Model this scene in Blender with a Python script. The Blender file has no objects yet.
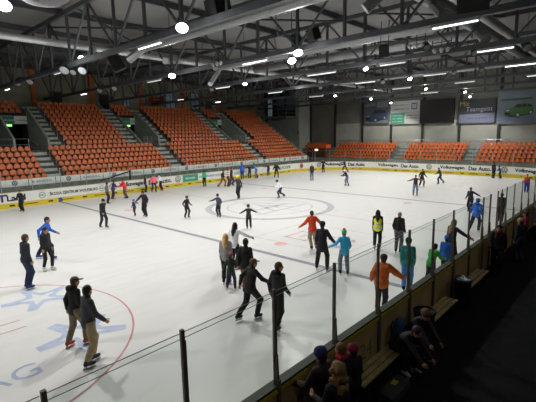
import bpy, math, random
import numpy as np
from mathutils import Vector, Matrix

random.seed(7)
rng = np.random.default_rng(7)
SC = bpy.context.scene
COL = SC.collection
CAM = Vector((18.9016, -20.6545, 5.0127))


# ------------------------------------------------------------------ materials
def lin(hexa):
    h = hexa.lstrip('#')
    out = []
    for i in (0, 2, 4):
        c = int(h[i:i + 2], 16) / 255
        out.append(c / 12.92 if c <= .04045 else ((c + .055) / 1.055) ** 2.4)
    return tuple(out) + (1,)


MATS = {}


def mat(hexa, rough=.6, metal=0., var=.12, scale=8., emit=0., spec=.4, key=None):
    k = (hexa, rough, metal, var, scale, emit, spec)
    if k in MATS:
        return MATS[k]
    m = bpy.data.materials.new('mat_' + hexa.lstrip('#'))
    m.use_nodes = True
    nt = m.node_tree
    b = nt.nodes['Principled BSDF']
    c = lin(hexa)
    b.inputs['Roughness'].default_value = rough
    b.inputs['Metallic'].default_value = metal
    b.inputs['Specular IOR Level'].default_value = spec
    if var > 0:
        tc = nt.nodes.new('ShaderNodeTexCoord')
        nz = nt.nodes.new('ShaderNodeTexNoise')
        nz.inputs['Scale'].default_value = scale
        nz.inputs['Detail'].default_value = 3
        rp = nt.nodes.new('ShaderNodeValToRGB')
        rp.color_ramp.elements[0].position = .3
        rp.color_ramp.elements[1].position = .7
        lo = tuple(x * (1 - var) for x in c[:3]) + (1,)
        hi = tuple(min(1, x * (1 + var)) for x in c[:3]) + (1,)
        rp.color_ramp.elements[0].color = lo
        rp.color_ramp.elements[1].color = hi
        nt.links.new(tc.outputs['Object'], nz.inputs['Vector'])
        nt.links.new(nz.outputs['Fac'], rp.inputs['Fac'])
        nt.links.new(rp.outputs['Color'], b.inputs['Base Color'])
    else:
        b.inputs['Base Color'].default_value = c
    if emit > 0:
        b.inputs['Emission Color'].default_value = c
        b.inputs['Emission Strength'].default_value = emit
    MATS[k] = m
    return m


def glass_mat(name, col, gloss=.05):
    m = bpy.data.materials.new(name)
    m.use_nodes = True
    nt = m.node_tree
    nt.nodes.clear()
    out = nt.nodes.new('ShaderNodeOutputMaterial')
    tr = nt.nodes.new('ShaderNodeBsdfTransparent')
    tr.inputs['Color'].default_value = col
    gl = nt.nodes.new('ShaderNodeBsdfGlossy')
    gl.inputs['Roughness'].default_value = .05
    lw = nt.nodes.new('ShaderNodeLayerWeight')
    lw.inputs['Blend'].default_value = .5
    pw = nt.nodes.new('ShaderNodeMath')
    pw.operation = 'POWER'
    pw.inputs[1].default_value = 6
    ml = nt.nodes.new('ShaderNodeMath')
    ml.operation = 'MULTIPLY_ADD'
    ml.inputs[1].default_value = .16
    ml.inputs[2].default_value = .012
    nt.links.new(lw.outputs['Facing'], pw.inputs[0])
    nt.links.new(pw.outputs[0], ml.inputs[0])
    mx = nt.nodes.new('ShaderNodeMixShader')
    nt.links.new(ml.outputs[0], mx.inputs['Fac'])
    nt.links.new(tr.outputs[0], mx.inputs[1])
    nt.links.new(gl.outputs[0], mx.inputs[2])
    nt.links.new(mx.outputs[0], out.inputs['Surface'])
    return m


def ice_mat():
    m = bpy.data.materials.new('ice')
    m.use_nodes = True
    nt = m.node_tree
    b = nt.nodes['Principled BSDF']
    tc = nt.nodes.new('ShaderNodeTexCoord')
    n1 = nt.nodes.new('ShaderNodeTexNoise')
    n1.inputs['Scale'].default_value = .12
    n1.inputs['Detail'].default_value = 5
    mp = nt.nodes.new('ShaderNodeMapping')
    mp.inputs['Scale'].default_value = (1.5, .35, 1)
    mp.inputs['Rotation'].default_value = (0, 0, .5)
    n2 = nt.nodes.new('ShaderNodeTexNoise')
    n2.inputs['Scale'].default_value = 2.2
    n2.inputs['Detail'].default_value = 6
    add = nt.nodes.new('ShaderNodeMath')
    add.operation = 'ADD'
    rp = nt.nodes.new('ShaderNodeValToRGB')
    rp.color_ramp.elements[0].position = .75
    rp.color_ramp.elements[1].position = 1.2
    rp.color_ramp.elements[0].color = (.70, .708, .695, 1)
    rp.color_ramp.elements[1].color = (.745, .75, .735, 1)
    L = nt.links.new
    L(tc.outputs['Object'], n1.inputs['Vector'])
    L(tc.outputs['Object'], mp.inputs['Vector'])
    L(mp.outputs['Vector'], n2.inputs['Vector'])
    L(n1.outputs['Fac'], add.inputs[0])
    L(n2.outputs['Fac'], add.inputs[1])
    L(add.outputs[0], rp.inputs['Fac'])
    L(rp.outputs['Color'], b.inputs['Base Color'])
    b.inputs['Roughness'].default_value = .32
    b.inputs['Specular IOR Level'].default_value = .16
    return m


def deck_mat():
    """trapezoidal roof sheet: ribs across the purlins"""
    m = bpy.data.materials.new('roof_deck')
    m.use_nodes = True
    nt = m.node_tree
    b = nt.nodes['Principled BSDF']
    tc = nt.nodes.new('ShaderNodeTexCoord')
    w = nt.nodes.new('ShaderNodeTexWave')
    w.bands_direction = 'X'
    w.inputs['Scale'].default_value = 1.6
    rp = nt.nodes.new('ShaderNodeValToRGB')
    rp.color_ramp.elements[0].color = (.165, .165, .163, 1)
    rp.color_ramp.elements[1].color = (.22, .22, .217, 1)
    nt.links.new(tc.outputs['Object'], w.inputs['Vector'])
    nt.links.new(w.outputs['Fac'], rp.inputs['Fac'])
    nt.links.new(rp.outputs['Color'], b.inputs['Base Color'])
    b.inputs['Roughness'].default_value = .7
    return m


def boost(hexa, k=1.17):
    return '#' + ''.join('%02x' % min(250, round(int(hexa[i:i + 2], 16) * k)) for i in (1, 3, 5))


# ------------------------------------------------------------------ objects
def wloc(o):
    v = Vector((0, 0, 0))
    while o is not None:
        v += o.location
        o = o.parent
    return v


def tag(o, label=None, cat=None, group=None, kind=None):
    if label: o['label'] = label
    if cat: o['category'] = cat
    if group: o['group'] = group
    if kind: o['kind'] = kind
    return o


def thing(name, label, cat, loc, group=None, rz=0.):
    o = bpy.data.objects.new(name, None)
    o.empty_display_size = .2
    COL.objects.link(o)
    o.location = loc
    o.rotation_euler = (0, 0, rz)
    return tag(o, label, cat, group)


class MB:
    """collects geometry of ONE part, with material slots"""

    def __init__(s):
        s.v, s.f, s.m = [], [], []

    def add(s, verts, faces, mi=0):
        n = len(s.v)
        s.v.extend([tuple(p) for p in verts])
        s.f.extend([tuple(i + n for i in f) for f in faces])
        s.m.extend([mi] * len(faces))
        return s

    def box(s, a, b, mi=0, M=None):
        x0, y0, z0 = a
        x1, y1, z1 = b
        V = [(x0, y0, z0), (x1, y0, z0), (x1, y1, z0), (x0, y1, z0), (x0, y0, z1), (x1, y0, z1), (x1, y1, z1), (x0, y1, z1)]
        if M is not None:
            V = [M @ Vector(p) for p in V]
        return s.add(V, [(0, 3, 2, 1), (4, 5, 6, 7), (0, 1, 5, 4), (1, 2, 6, 5), (2, 3, 7, 6), (3, 0, 4, 7)], mi)

    def bar(s, a, b, w, h, mi=0):
        """rectangular bar between two points"""
        a, b = Vector(a), Vector(b)
        d = (b - a).normalized()
        up = Vector((0, 0, 1)) if abs(d.z) < .95 else Vector((0, 1, 0))
        r = d.cross(up).normalized() * w / 2
        u = r.cross(d).normalized() * h / 2
        V = [a - r - u, a + r - u, a + r + u, a - r + u, b - r - u, b + r - u, b + r + u, b - r + u]
        return s.add(V, [(0, 1, 2, 3), (7, 6, 5, 4), (0, 4, 5, 1), (1, 5, 6, 2), (2, 6, 7, 3), (3, 7, 4, 0)], mi)

    def tube(s, pts, rad, n=8, mi=0, cap=True):
        pts = [Vector(p) for p in pts]
        if not hasattr(rad, '__len__'):
            rad = [rad] * len(pts)
        rings, prev = [], None
        for i, p in enumerate(pts):
            d = (pts[min(i + 1, len(pts) - 1)] - pts[max(i - 1, 0)]).normalized()
            if prev is None:
                ref = Vector((0, 0, 1)) if abs(d.z) < .9 else Vector((1, 0, 0))
                r = d.cross(ref).normalized()
            else:
                r = (prev - d * prev.dot(d)).normalized()
            prev = r
            u = d.cross(r)
            rings.append([p + (r * math.cos(t) + u * math.sin(t)) * rad[i] for t in [2 * math.pi * k / n for k in range(n)]])
        V = [q for rg in rings for q in rg]
        F = []
        for i in range(len(pts) - 1):
            for k in range(n):
                F.append((i * n + k, i * n + (k + 1) % n, (i + 1) * n + (k + 1) % n, (i + 1) * n + k))
        if cap:
            F.append(tuple(reversed(range(n))))
            F.append(tuple((len(pts) - 1) * n + k for k in range(n)))
        return s.add(V, F, mi)

    def lathe(s, prof, n=20, mi=0, M=None):
        """prof: (r,z) list, revolved round z"""
        V, F = [], []
        for r, z in prof:
            for k in range(n):
                t = 2 * math.pi * k / n
                p = Vector((r * math.cos(t), r * math.sin(t), z))
                V.append(M @ p if M is not None else p)
        for i in range(len(prof) - 1):
            for k in range(n):
                F.append((i * n + k, i * n + (k + 1) % n, (i + 1) * n + (k + 1) % n, (i + 1) * n + k))
        if prof[0][0] > 1e-4: F.append(tuple(reversed(range(n))))
        if prof[-1][0] > 1e-4: F.append(tuple((len(prof) - 1) * n + k for k in range(n)))
        return s.add(V, F, mi)

    def poly(s, pts, mi=0):
        return s.add(pts, [tuple(range(len(pts)))], mi)

    def build(s, name, mats, parent=None, label=None, smooth=False, kind=None, local=False):
        me = bpy.data.meshes.new(name)
        off = Vector((0, 0, 0)) if (parent is None or local) else wloc(parent)
        me.from_pydata([(p[0] - off.x, p[1] - off.y, p[2] - off.z) for p in s.v], [], s.f)
        if not isinstance(mats, (list, tuple)): mats = [mats]
        for m in mats: me.materials.append(m)
        if len(mats) > 1:
            me.polygons.foreach_set('material_index', s.m)
        if smooth:
            me.polygons.foreach_set('use_smooth', [True] * len(me.polygons))
        me.update()
        o = bpy.data.objects.new(name, me)
        COL.objects.link(o)
        if parent is not None: o.parent = parent
        if label: o['label'] = label
        if kind: o['kind'] = kind
        return o


def frame_pts(o, r, u, pts, lift=0.):
    """flat points (a,b) -> world, in the plane through o spanned by r,u"""
    o, r, u = Vector(o), Vector(r), Vector(u)
    n = r.cross(u)
    return [o + r * a + u * b + n * lift for a, b in pts]


# ---- writing: font curves turned into meshes
def text_geo(body, width=None, height=None, bold=False):
    cu = bpy.data.curves.new('t', 'FONT')
    cu.body = body
    cu.resolution_u = 3
    if bold: cu.offset = .035
    ob = bpy.data.objects.new('t', cu)
    COL.objects.link(ob)
    dg = bpy.context.evaluated_depsgraph_get()
    me = bpy.data.meshes.new_from_object(ob.evaluated_get(dg))
    V = np.array([v.co[:] for v in me.vertices])
    F = [tuple(p.vertices) for p in me.polygons]
    bpy.data.objects.remove(ob)
    bpy.data.curves.remove(cu)
    bpy.data.meshes.remove(me)
    lo, hi = V.min(0), V.max(0)
    V = (V - lo)
    sx = sy = 1.
    if width: sx = width / (hi[0] - lo[0])
    if height: sy = height / (hi[1] - lo[1])
    if width and not height: sy = sx
    if height and not width: sx = sy
    return [(a * sx, b * sy) for a, b, _ in V], F


_TG = {}


def put_text(mb, body, o, r, u, width=None, height=None, bold=False, mi=0, lift=0.):
    k = (body, width, height, bold)
    if k not in _TG: _TG[k] = text_geo(*k)
    pts, F = _TG[k]
    mb.add(frame_pts(o, r, u, pts, lift), F, mi)


def put_ring(mb, o, r, u, r0, r1, n=28, mi=0, a0=0., a1=2 * math.pi, lift=0.):
    P = []
    for k in range(n + 1):
        t = a0 + (a1 - a0) * k / n
        P.append((r0 * math.cos(t), r0 * math.sin(t)))
        P.append((r1 * math.cos(t), r1 * math.sin(t)))
    F = [(2 * k, 2 * k + 1, 2 * k + 3, 2 * k + 2) for k in range(n)]
    mb.add(frame_pts(o, r, u, P, lift), F, mi)


def put_stroke(mb, o, r, u, a, b, w, mi=0, lift=0.):
    a, b = Vector(a).to_2d(), Vector(b).to_2d()
    d = (b - a).normalized()
    n = Vector((-d.y, d.x)) * w / 2
    mb.poly(frame_pts(o, r, u, [a - n, b - n, b + n, a + n], lift), mi)


def put_disc(mb, o, r, u, rad, n=24, mi=0, lift=0., sy=1.):
    mb.poly(frame_pts(o, r, u, [(rad * math.cos(2 * math.pi * k / n), sy * rad * math.sin(2 * math.pi * k / n)) for k in range(n)], lift), mi)


def put_rect(mb, o, r, u, x0, y0, x1, y1, mi=0, lift=0.):
    mb.poly(frame_pts(o, r, u, [(x0, y0), (x1, y0), (x1, y1), (x0, y1)], lift), mi)


def round_letters(mb, o, r, u, R, mi=0, lift=0.):
    """ringed V over W emblem"""
    put_ring(mb, o, r, u, R * .86, R, mi=mi, lift=lift)
    w = R * .15
    for a, b in [((-.38, .78), (0, .05)), ((.38, .78), (0, .05)), ((-.72, .45), (-.36, -.74)), ((-.36, -.74), (0, -.05)), ((0, -.05), (.36, -.74)), ((.36, -.74), (.72, .45))]:
        put_stroke(mb, o, r, u, (a[0] * R, a[1] * R), (b[0] * R, b[1] * R), w, mi, lift)


def winged_arrow(mb, o, r, u, R, mi=0, lift=0.):
    put_ring(mb, o, r, u, R * .82, R, mi=mi, lift=lift)
    mb.poly(frame_pts(o, r, u, [(-.6 * R, -.1 * R), (.1 * R, -.1 * R), (.1 * R, -.35 * R), (.62 * R, .02 * R), (.1 * R, .36 * R), (.1 * R, .14 * R), (-.6 * R, .3 * R)], lift), mi)


def ordinal(n):
    if 10 <= n % 100 <= 20: return f'{n}th'
    return f"{n}{ {1: 'st', 2: 'nd', 3: 'rd'}.get(n % 10, 'th')}"


WORDS = ['first', 'second', 'third', 'fourth', 'fifth', 'sixth', 'seventh', 'eighth', 'ninth', 'tenth']


def blur_letters(mb, o, r, u, width, height, seed, mi=0, lift=0.):
    """lettering too small to read in the photograph: upright strokes of unequal height"""
    q = random.Random(seed)
    x = 0.
    while x < width - .02:
        w = height * q.uniform(.35, .6)
        if q.random() < .12:
            x += w
            continue
        h_ = height * q.choice((.7, .7, .72, 1.))
        st = height * .16
        put_rect(mb, o, r, u, x, 0, x + st, h_, mi, lift)
        put_rect(mb, o, r, u, x + w - st, 0, x + w, height * .7, mi, lift)
        z = q.choice((0., .3, .56)) * height
        put_rect(mb, o, r, u, x, z, x + w, z + st, mi, lift)
        x += w + height * .2
# ------------------------------------------------------------------ people: smooth-union distance fields -> one continuous surface
def smin(a, b, k):
    h = np.maximum(k - np.abs(a - b), 0.) / k
    return np.minimum(a, b) - h * h * k * .25


def d_cone(P, a, b, ra, rb):
    a, b = np.asarray(a, float), np.asarray(b, float)
    ba = b - a
    t = np.clip(((P - a) @ ba) / max(ba @ ba, 1e-9), 0, 1)
    q = P - a - t[..., None] * ba
    return np.sqrt((q * q).sum(-1)) - (ra + (rb - ra) * t)


def d_ell(P, c, r, R):
    q = (P - np.asarray(c)) @ R          # R columns = local axes
    r = np.asarray(r, float)
    k0 = np.sqrt(((q / r) ** 2).sum(-1))
    k1 = np.sqrt(((q / (r * r)) ** 2).sum(-1))
    return k0 * (k0 - 1) / np.maximum(k1, 1e-6)


def surf(prims, h, cuts=()):
    """prims: ('c',a,b,ra,rb,k) or ('e',c,r,R,k). cuts: prims subtracted. -> verts, quads"""
    lo, hi = np.full(3, 9.), np.full(3, -9.)
    bbs = []
    for p in prims:
        if p[0] == 'c':
            a, b = np.asarray(p[1], float), np.asarray(p[2], float)
            m = max(p[3], p[4])
            l, u = np.minimum(a, b) - m, np.maximum(a, b) + m
        else:
            m = max(p[2])
            l, u = np.asarray(p[1]) - m, np.asarray(p[1]) + m
        bbs.append((l, u))
        lo, hi = np.minimum(lo, l), np.maximum(hi, u)
    lo, hi = lo - 2.5 * h, hi + 2.5 * h
    n = np.ceil((hi - lo) / h).astype(int) + 1
    D = np.full(n, .5)
    ax = [lo[i] + h * np.arange(n[i]) for i in range(3)]

    def sub(l, u, mg):
        i0 = np.maximum(((l - mg - lo) / h).astype(int), 0)
        i1 = np.minimum(((u + mg - lo) / h).astype(int) + 2, n)
        sl = tuple(slice(a, b) for a, b in zip(i0, i1))
        G = np.stack(np.meshgrid(*[ax[i][sl[i]] for i in range(3)], indexing='ij'), -1)
        return sl, G

    for p, (l, u) in zip(prims, bbs):
        k = p[-1]
        sl, G = sub(l, u, k + 2 * h)
        d = d_cone(G, p[1], p[2], p[3], p[4]) if p[0] == 'c' else d_ell(G, p[1], p[2], p[3])
        D[sl] = smin(D[sl], d, k)
    for p in cuts:
        m = max(p[2]) if p[0] == 'e' else max(p[3], p[4])
        if p[0] == 'e':
            l, u = np.asarray(p[1]) - m, np.asarray(p[1]) + m
        else:
            l, u = np.minimum(p[1], p[2]) - m, np.maximum(p[1], p[2]) + m
        if np.any(u < lo) or np.any(l > hi): continue
        sl, G = sub(l, u, 2 * h)
        d = d_cone(G, p[1], p[2], p[3], p[4]) if p[0] == 'c' else d_ell(G, p[1], p[2], p[3])
        D[sl] = np.maximum(D[sl], -d)
    # surface nets
    S = D < 0
    nx, ny, nz = n
    cnt = np.zeros((nx - 1, ny - 1, nz - 1), int)
    acc = np.zeros((nx - 1, ny - 1, nz - 1, 3))
    for axis in range(3):
        for o1 in (0, 1):
            for o2 in (0, 1):
                offs = [0, 0, 0]
                oth = [i for i in range(3) if i != axis]
                offs[oth[0]], offs[oth[1]] = o1, o2
                sa = tuple(slice(offs[i], n[i] - 1 + offs[i]) for i in range(3))
                offb = list(offs)
                offb[axis] = 1
                sb = tuple(slice(offb[i], n[i] - 1 + offb[i]) for i in range(3))
                A, B = D[sa], D[sb]
                cr = (A < 0) != (B < 0)
                t = np.where(cr, A / np.where(cr, A - B, 1), 0)
                cnt += cr
                for i in range(3):
                    acc[..., i] += np.where(cr, offs[i] + (t if i == axis else 0), 0)
    on = cnt > 0
    idx = np.full(cnt.shape, -1)
    idx[on] = np.arange(on.sum())
    base = np.argwhere(on)
    V = lo + h * (base + acc[on] / cnt[on][:, None])
    Q = []
    for axis in range(3):
        oth = [i for i in range(3) if i != axis]
        sa = [slice(1, n[i] - 1) for i in range(3)]
        sb = [slice(1, n[i] - 1) for i in range(3)]
        sa[axis], sb[axis] = slice(0, n[axis] - 1), slice(1, n[axis])
        A, B = S[tuple(sa)], S[tuple(sb)]
        for flip in (0, 1):
            e = np.argwhere((A & ~B) if flip else (~A & B))
            if not len(e): continue
            e = e.copy()
            for i in oth: e[:, i] += 1
            q = []
            for d1, d2 in ((0, 0), (-1, 0), (-1, -1), (0, -1)):
                c = e.copy()
                c[:, oth[0]] += d1
                c[:, oth[1]] += d2
                q.append(idx[c[:, 0], c[:, 1], c[:, 2]])
            q = np.stack(q, 1)
            # outward orientation
            if (axis == 1) ^ bool(flip): q = q[:, ::-1]
            Q.append(q[:, ::-1])
    Q = np.concatenate(Q)
    return V, Q


def np_mesh(name, V, Q, mats, parent, mi=None, smooth=True, label=None):
    me = bpy.data.meshes.new(name)
    me.vertices.add(len(V))
    me.vertices.foreach_set('co', np.asarray(V, np.float32).ravel())
    nq = len(Q)
    me.loops.add(nq * 4)
    me.loops.foreach_set('vertex_index', np.asarray(Q, np.int32).ravel())
    me.polygons.add(nq)
    me.polygons.foreach_set('loop_start', np.arange(0, nq * 4, 4, dtype=np.int32))
    me.polygons.foreach_set('loop_total', np.full(nq, 4, np.int32))
    for m in (mats if isinstance(mats, (list, tuple)) else [mats]): me.materials.append(m)
    if mi is not None: me.polygons.foreach_set('material_index', np.asarray(mi, np.int32))
    if smooth: me.polygons.foreach_set('use_smooth', np.ones(nq, bool))
    me.update(calc_edges=True)
    me.validate()
    o = bpy.data.objects.new(name, me)
    COL.objects.link(o)
    if parent is not None: o.parent = parent
    if label: o['label'] = label
    return o


def ik(a, b, l1, l2, pole):
    """middle joint between a and b"""
    a, b = np.asarray(a, float), np.asarray(b, float)
    d = b - a
    L = np.linalg.norm(d)
    mx = (l1 + l2) * .999
    if L > mx:
        b = a + d * mx / L
        d = b - a
        L = mx
    x = (l1 * l1 - l2 * l2 + L * L) / (2 * L)
    hh = math.sqrt(max(l1 * l1 - x * x, 0))
    u = d / L
    p = np.asarray(pole, float)
    p = p - u * (p @ u)
    p = p / max(np.linalg.norm(p), 1e-6)
    return a + u * x + p * hh, b


def rot(axis, deg):
    return np.array(Matrix.Rotation(math.radians(deg), 3, axis))


SKIN = '#b98a70'
POSES = {
    # feet: (x,y,lift) left,right ; hands: from the shoulder (out, forward, up) left,right
    'stand': dict(),
    'walk': dict(fl=(-.1, .14, 0), fr=(.1, -.16, .02), lean=5, hl=(.06, -.12, -.5), hr=(.06, .16, -.48)),
    'glide': dict(fl=(-.16, .12, 0), fr=(.14, -.12, 0), lean=9, crouch=.03, hl=(.2, .14, -.44), hr=(.22, .06, -.44)),
    'stride': dict(fl=(-.1, .24, 0), fr=(.2, -.40, .06), lean=17, crouch=.07, hl=(.14, -.22, -.42), hr=(.16, .25, -.38)),
    'stride2': dict(fr=(.1, .22, 0), fl=(-.2, -.36, .05), lean=14, crouch=.06, hr=(.14, -.2, -.42), hl=(.2, .22, -.40)),
    'wide': dict(fl=(-.2, .05, 0), fr=(.2, -.05, 0), lean=6, crouch=.04, hl=(.24, .1, -.42), hr=(.24, .1, -.42)),
    'armsout': dict(fl=(-.14, .06, 0), fr=(.13, -.06, 0), lean=8, crouch=.03, hl=(.4, .12, -.30), hr=(.4, .14, -.28)),
    'run': dict(fl=(-.1, .22, 0), fr=(.12, -.30, .1), lean=30, crouch=.1, hl=(.1, .32, -.25), hr=(.12, .28, -.30)),
    'lean': dict(fl=(-.12, -.1, 0), fr=(.12, -.05, 0), lean=22, hl=(.12, .34, -.32), hr=(.14, .34, -.32)),
    'one_foot': dict(fl=(-.03, .05, 0), fr=(.10, -.34, .16), lean=12, crouch=.04, hl=(.36, .1, -.32), hr=(.36, .02, -.34)),
    'sit': dict(sit=True, lean=50, fl=(-.12, .42, 0), fr=(.14, .38, 0), hl=(.02, .42, -.42), hr=(.0, .44, -.40)),
}
N_PERSON = 0


def person(label, xy, phi, H, pose='stand', top='#222226', legs='#1b1b20', hair='#2a1d14', skin=SKIN, shoes='#17171a', boot='skate',
           hat=None, hat_kind=None, long_hair=False, coat=False, hood=None, vest=None, scarf=None, gloves=None, sleeve=None, slim=0., bald=False,
           pom=None, stripes=None, near=False, cat='person', group=None, heading=None, head_yaw=0., head_pitch=0., z0=0., seat=.45, curly=False, bulk=0., **ov):
    P = dict(fl=(-.10, .02, 0), fr=(.10, -.02, 0), hl=(.045, .04, -.53), hr=(.045, .04, -.53), lean=2, crouch=0., side=0., sit=False)
    P.update(POSES[pose])
    P.update(ov)
    top, legs, hair = boost(top), boost(legs), boost(hair)
    hat, sleeve, vest, stripes, hood, scarf, pom = [boost(q) if q else q for q in (hat, sleeve, vest, stripes, hood, scarf, pom)]
    x, y = xy
    if heading is None:
        away = Vector((x - CAM.x, y - CAM.y)).normalized()
        right = Vector((away.y, -away.x))
        f = right * math.cos(math.radians(phi)) + away * math.sin(math.radians(phi))
        heading = math.degrees(math.atan2(f.y, f.x))
    s = H / 1.80
    root = thing('person', label, cat, (x, y, z0), group, math.radians(heading - 90))
    kid = max(0., min(1., (1.6 - H) / .6))
    hs = 1.06 * (1 + .24 * kid)            # bigger head on children
    vox = (.0165 if near else .027) / s
    lift = .07 if boot == 'skate' else .0     # all lengths below at 1.80 m
    I3 = np.eye(3)
    # --- skeleton
    hipz = .93 + lift - P['crouch']
    if P['sit']: hipz = (seat / s) + .135
    RL = rot('Y', P['side']) @ rot('X', -P['lean'])

    def up(p):                       # upper-body point, rotated about the hips
        return np.array([0, 0, hipz]) + RL @ np.asarray(p, float)
    hip = {-1: np.array([-.09, 0, hipz - .02]), 1: np.array([.09, 0, hipz - .02])}
    an, kn = {}, {}
    for sd, key in ((-1, 'fl'), (1, 'fr')):
        fx, fy, fz = P[key]
        a = np.array([fx, fy - .03, .09 + lift + fz])
        kn[sd], an[sd] = ik(hip[sd], a, .435, .42, (sd * .12, 1, .1))
    sh, el, wr = {}, {}, {}
    for sd, key in ((-1, 'hl'), (1, 'hr')):
        sh[sd] = up((sd * .152, 0, .49))
        o, f, u_ = P[key]
        el[sd], wr[sd] = ik(sh[sd], sh[sd] + np.array([sd * o, f, u_]), .285, .255, (sd * .15, -1, -.35))
    neck, head = up((0, .0, .56)), None
    RH = rot('Z', head_yaw) @ rot('X', -P['lean'] * .35 - head_pitch) @ rot('Y', P['side'] * .4)
    neck_top = up((0, .015, .60))
    head = neck_top + RH @ np.array([0, .02, .085 * hs])

    def hd(p): return head + RH @ (np.asarray(p, float) * hs)
    R = RL
    # --- body, one continuous skin
    B = []
    B.append(('e', up((0, 0, .03)), (.155, .11, .12), R, .05))
    B.append(('e', up((0, .005, .18)), (.135, .095, .17), R, .05))
    B.append(('e', up((0, 0, .36)), (.158, .108, .19), R, .05))
    B.append(('c', up((-.13, 0, .485)), up((.13, 0, .485)), .055, .055, .05))
    B.append(('c', up((0, 0, .48)), head, .056, .052, .03))
    B.append(('e', hd((0, -.012, .03)), (.074 * hs, .094 * hs, .092 * hs), RH, .02))
    B.append(('e', hd((0, .02, -.035)), (.058 * hs, .072 * hs, .082 * hs), RH, .03))
    B.append(('c', hd((0, .083, .012)), hd((0, .104, -.022)), .010 * hs, .015 * hs, .012))
    for sd in (-1, 1):
        B.append(('e', hd((sd * .077, -.008, -.005)), (.012 * hs, .022 * hs, .032 * hs), RH, .012))
        B.append(('c', sh[sd], el[sd], .052, .042, .03))
        B.append(('c', el[sd], wr[sd], .042, .029, .02))
        B.append(('c', hip[sd], kn[sd], .085, .056, .04))
        B.append(('c', kn[sd], an[sd], .055, .040, .03))
        f = wr[sd] - el[sd]
        f /= np.linalg.norm(f)
        B.append(('c', wr[sd], wr[sd] + f * .075, .030, .036, .02))
    V, Q = surf(B, vox)
    C = V[Q].mean(1)
    mi = np.zeros(len(Q), int)
    for sd in (-1, 1):                # hands take the glove colour
        f = wr[sd] - el[sd]
        f /= np.linalg.norm(f)
        mi[((C - wr[sd]) @ f > -.01) & (np.linalg.norm(C - wr[sd], axis=1) < .16)] = 1
    loc = (C - head) @ RH / hs
    for sd in (-1, 1):
        mi[(np.abs(loc[:, 0] - sd * .031) < .015) & (np.abs(loc[:, 2] - .012) < .010) & (loc[:, 1] > .04)] = 2
    mi[(np.abs(loc[:, 0]) < .026) & (np.abs(loc[:, 2] + .058) < .009) & (loc[:, 1] > .04)] = 3
    # five fingers on each hand, rooted in the palm, unequal and curled
    mb = MB()
    for sd in (-1, 1):
        f = Vector(wr[sd] - el[sd]).normalized()
        inn = Vector((-sd, 0, 0))
        nrm = (inn - f * inn.dot(f))
        nrm = nrm.normalized() if nrm.length > .2 else Vector((0, 0, -1))
        w = f.cross(nrm).normalized()
        if w.y < 0: w = -w
        root_ = Vector(wr[sd]) + f * .085
        curl = P.get('curl', 22)
        for i, (off, ln) in enumerate(((.027, .074), (.009, .083), (-.009, .077), (-.026, .060))):
            p = root_ + w * off
            pts, d = [p - f * .02], f.copy()
            for seg, fr in enumerate((.44, .32, .24)):
                ang = math.radians(curl * (seg + .6))
                dd = (f * math.cos(ang) + nrm * math.sin(ang))
                p = p + dd * ln * fr
                pts.append(p)
            mb.tube(pts, [.0115, .0105, .0095, .0075], 6)
        p = Vector(wr[sd]) + f * .03 + w * .028
        d = (f * .7 + w * .6 + nrm * .25).normalized()
        mb.tube([p - d * .012, p + d * .03, p + (d * .055 + f * .012), p + (d * .065 + f * .035)], [.013, .0125, .0115, .008], 6)
    fv = np.array([v[:] for v in mb.v])
    fq = [f if len(f) == 4 else None for f in mb.f]
    fq = []
    for f in mb.f:
        if len(f) == 4: fq.append(f)
        else:
            fq += [(f[0], f[1], f[2], f[3]), (f[0], f[3], f[4], f[5])]
    Q = np.concatenate([Q, np.array(fq) + len(V)])
    V = np.concatenate([V, fv])
    mi = np.concatenate([mi, np.ones(len(fq), int)])
    msk = mat(skin, .55, var=.06)
    hand = mat(gloves, .8) if gloves else msk
    np_mesh('body', V * s, Q, [msk, hand, mat('#1c1512', .4, var=0), mat('#8a4a40', .5, var=0)], root, mi)
    # --- jacket
    g = .016 - slim * .014 + bulk * .03
    J = [('e', up((0, 0, .05)), (.165 + g, .12 + g, .12), R, .05),
         ('e', up((0, .005, .20)), (.145 + g, .105 + g, .18), R, .06),
         ('e', up((0, 0, .36)), (.15 + g, .113 + g, .185), R, .06),
         ('c', up((-.13, 0, .485)), up((.13, 0, .485)), .056 + g * .6, .056 + g * .6, .05),
         ('c', up((0, 0, .50)), up((0, .012, .575)), .066 + g * .3, .064 + g * .3, .03)]
    if coat:
        J.append(('e', up((0, 0, -.03 - .05 * (coat > 1))), (.162 + g, .125 + g, .15 + .06 * (coat > 1)), R, .06))
    if hood:
        J.append(('e', up((0, -.095, .545)), (.115, .075, .075), R, .04))
    arms = []
    for sd in (-1, 1):
        arms += [('c', sh[sd], el[sd], .056 + g, .048 + g * .9, .04), ('c', el[sd], wr[sd], .048 + g * .9, .038 + g * .55, .02)]
    short = P.get('short', False)
    if short:
        arms = [('c', sh[sd], el[sd] * .75 + sh[sd] * .25, .056 + g, .056 + g, .04) for sd in (-1, 1)]
    if sleeve:
        Vj, Qj = surf(J, vox)
    else:
        Vj, Qj = surf(J + arms, vox)
    mj = None
    ms = [mat(top, .75, var=.18, scale=14)]
    if stripes:
        lc = (Vj[Qj].mean(1) - np.array([0, 0, hipz])) @ R
        ms.append(mat(stripes, .7))
        mj = ((lc[:, 2] * 11).astype(int) % 2 == 0).astype(int)
    jk = np_mesh('jacket' if not short else 'shirt', Vj * s, Qj, ms, root, mj)
    if sleeve:
        for sd in (-1, 1):
            Va, Qa = surf(arms[0:2] if sd < 0 else arms[2:4], vox)
            np_mesh('sleeve', Va * s, Qa, mat(sleeve, .75), jk)
    if hood:
        Vh, Qh = surf([('e', up((0, -.11, .55)), (.125, .085, .09), R, .03), ('c', up((-.08, -.04, .55)), up((.08, -.04, .55)), .05, .05, .04)], vox)
        np_mesh('hood', Vh * s, Qh, mat(hood, .8), jk)
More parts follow.
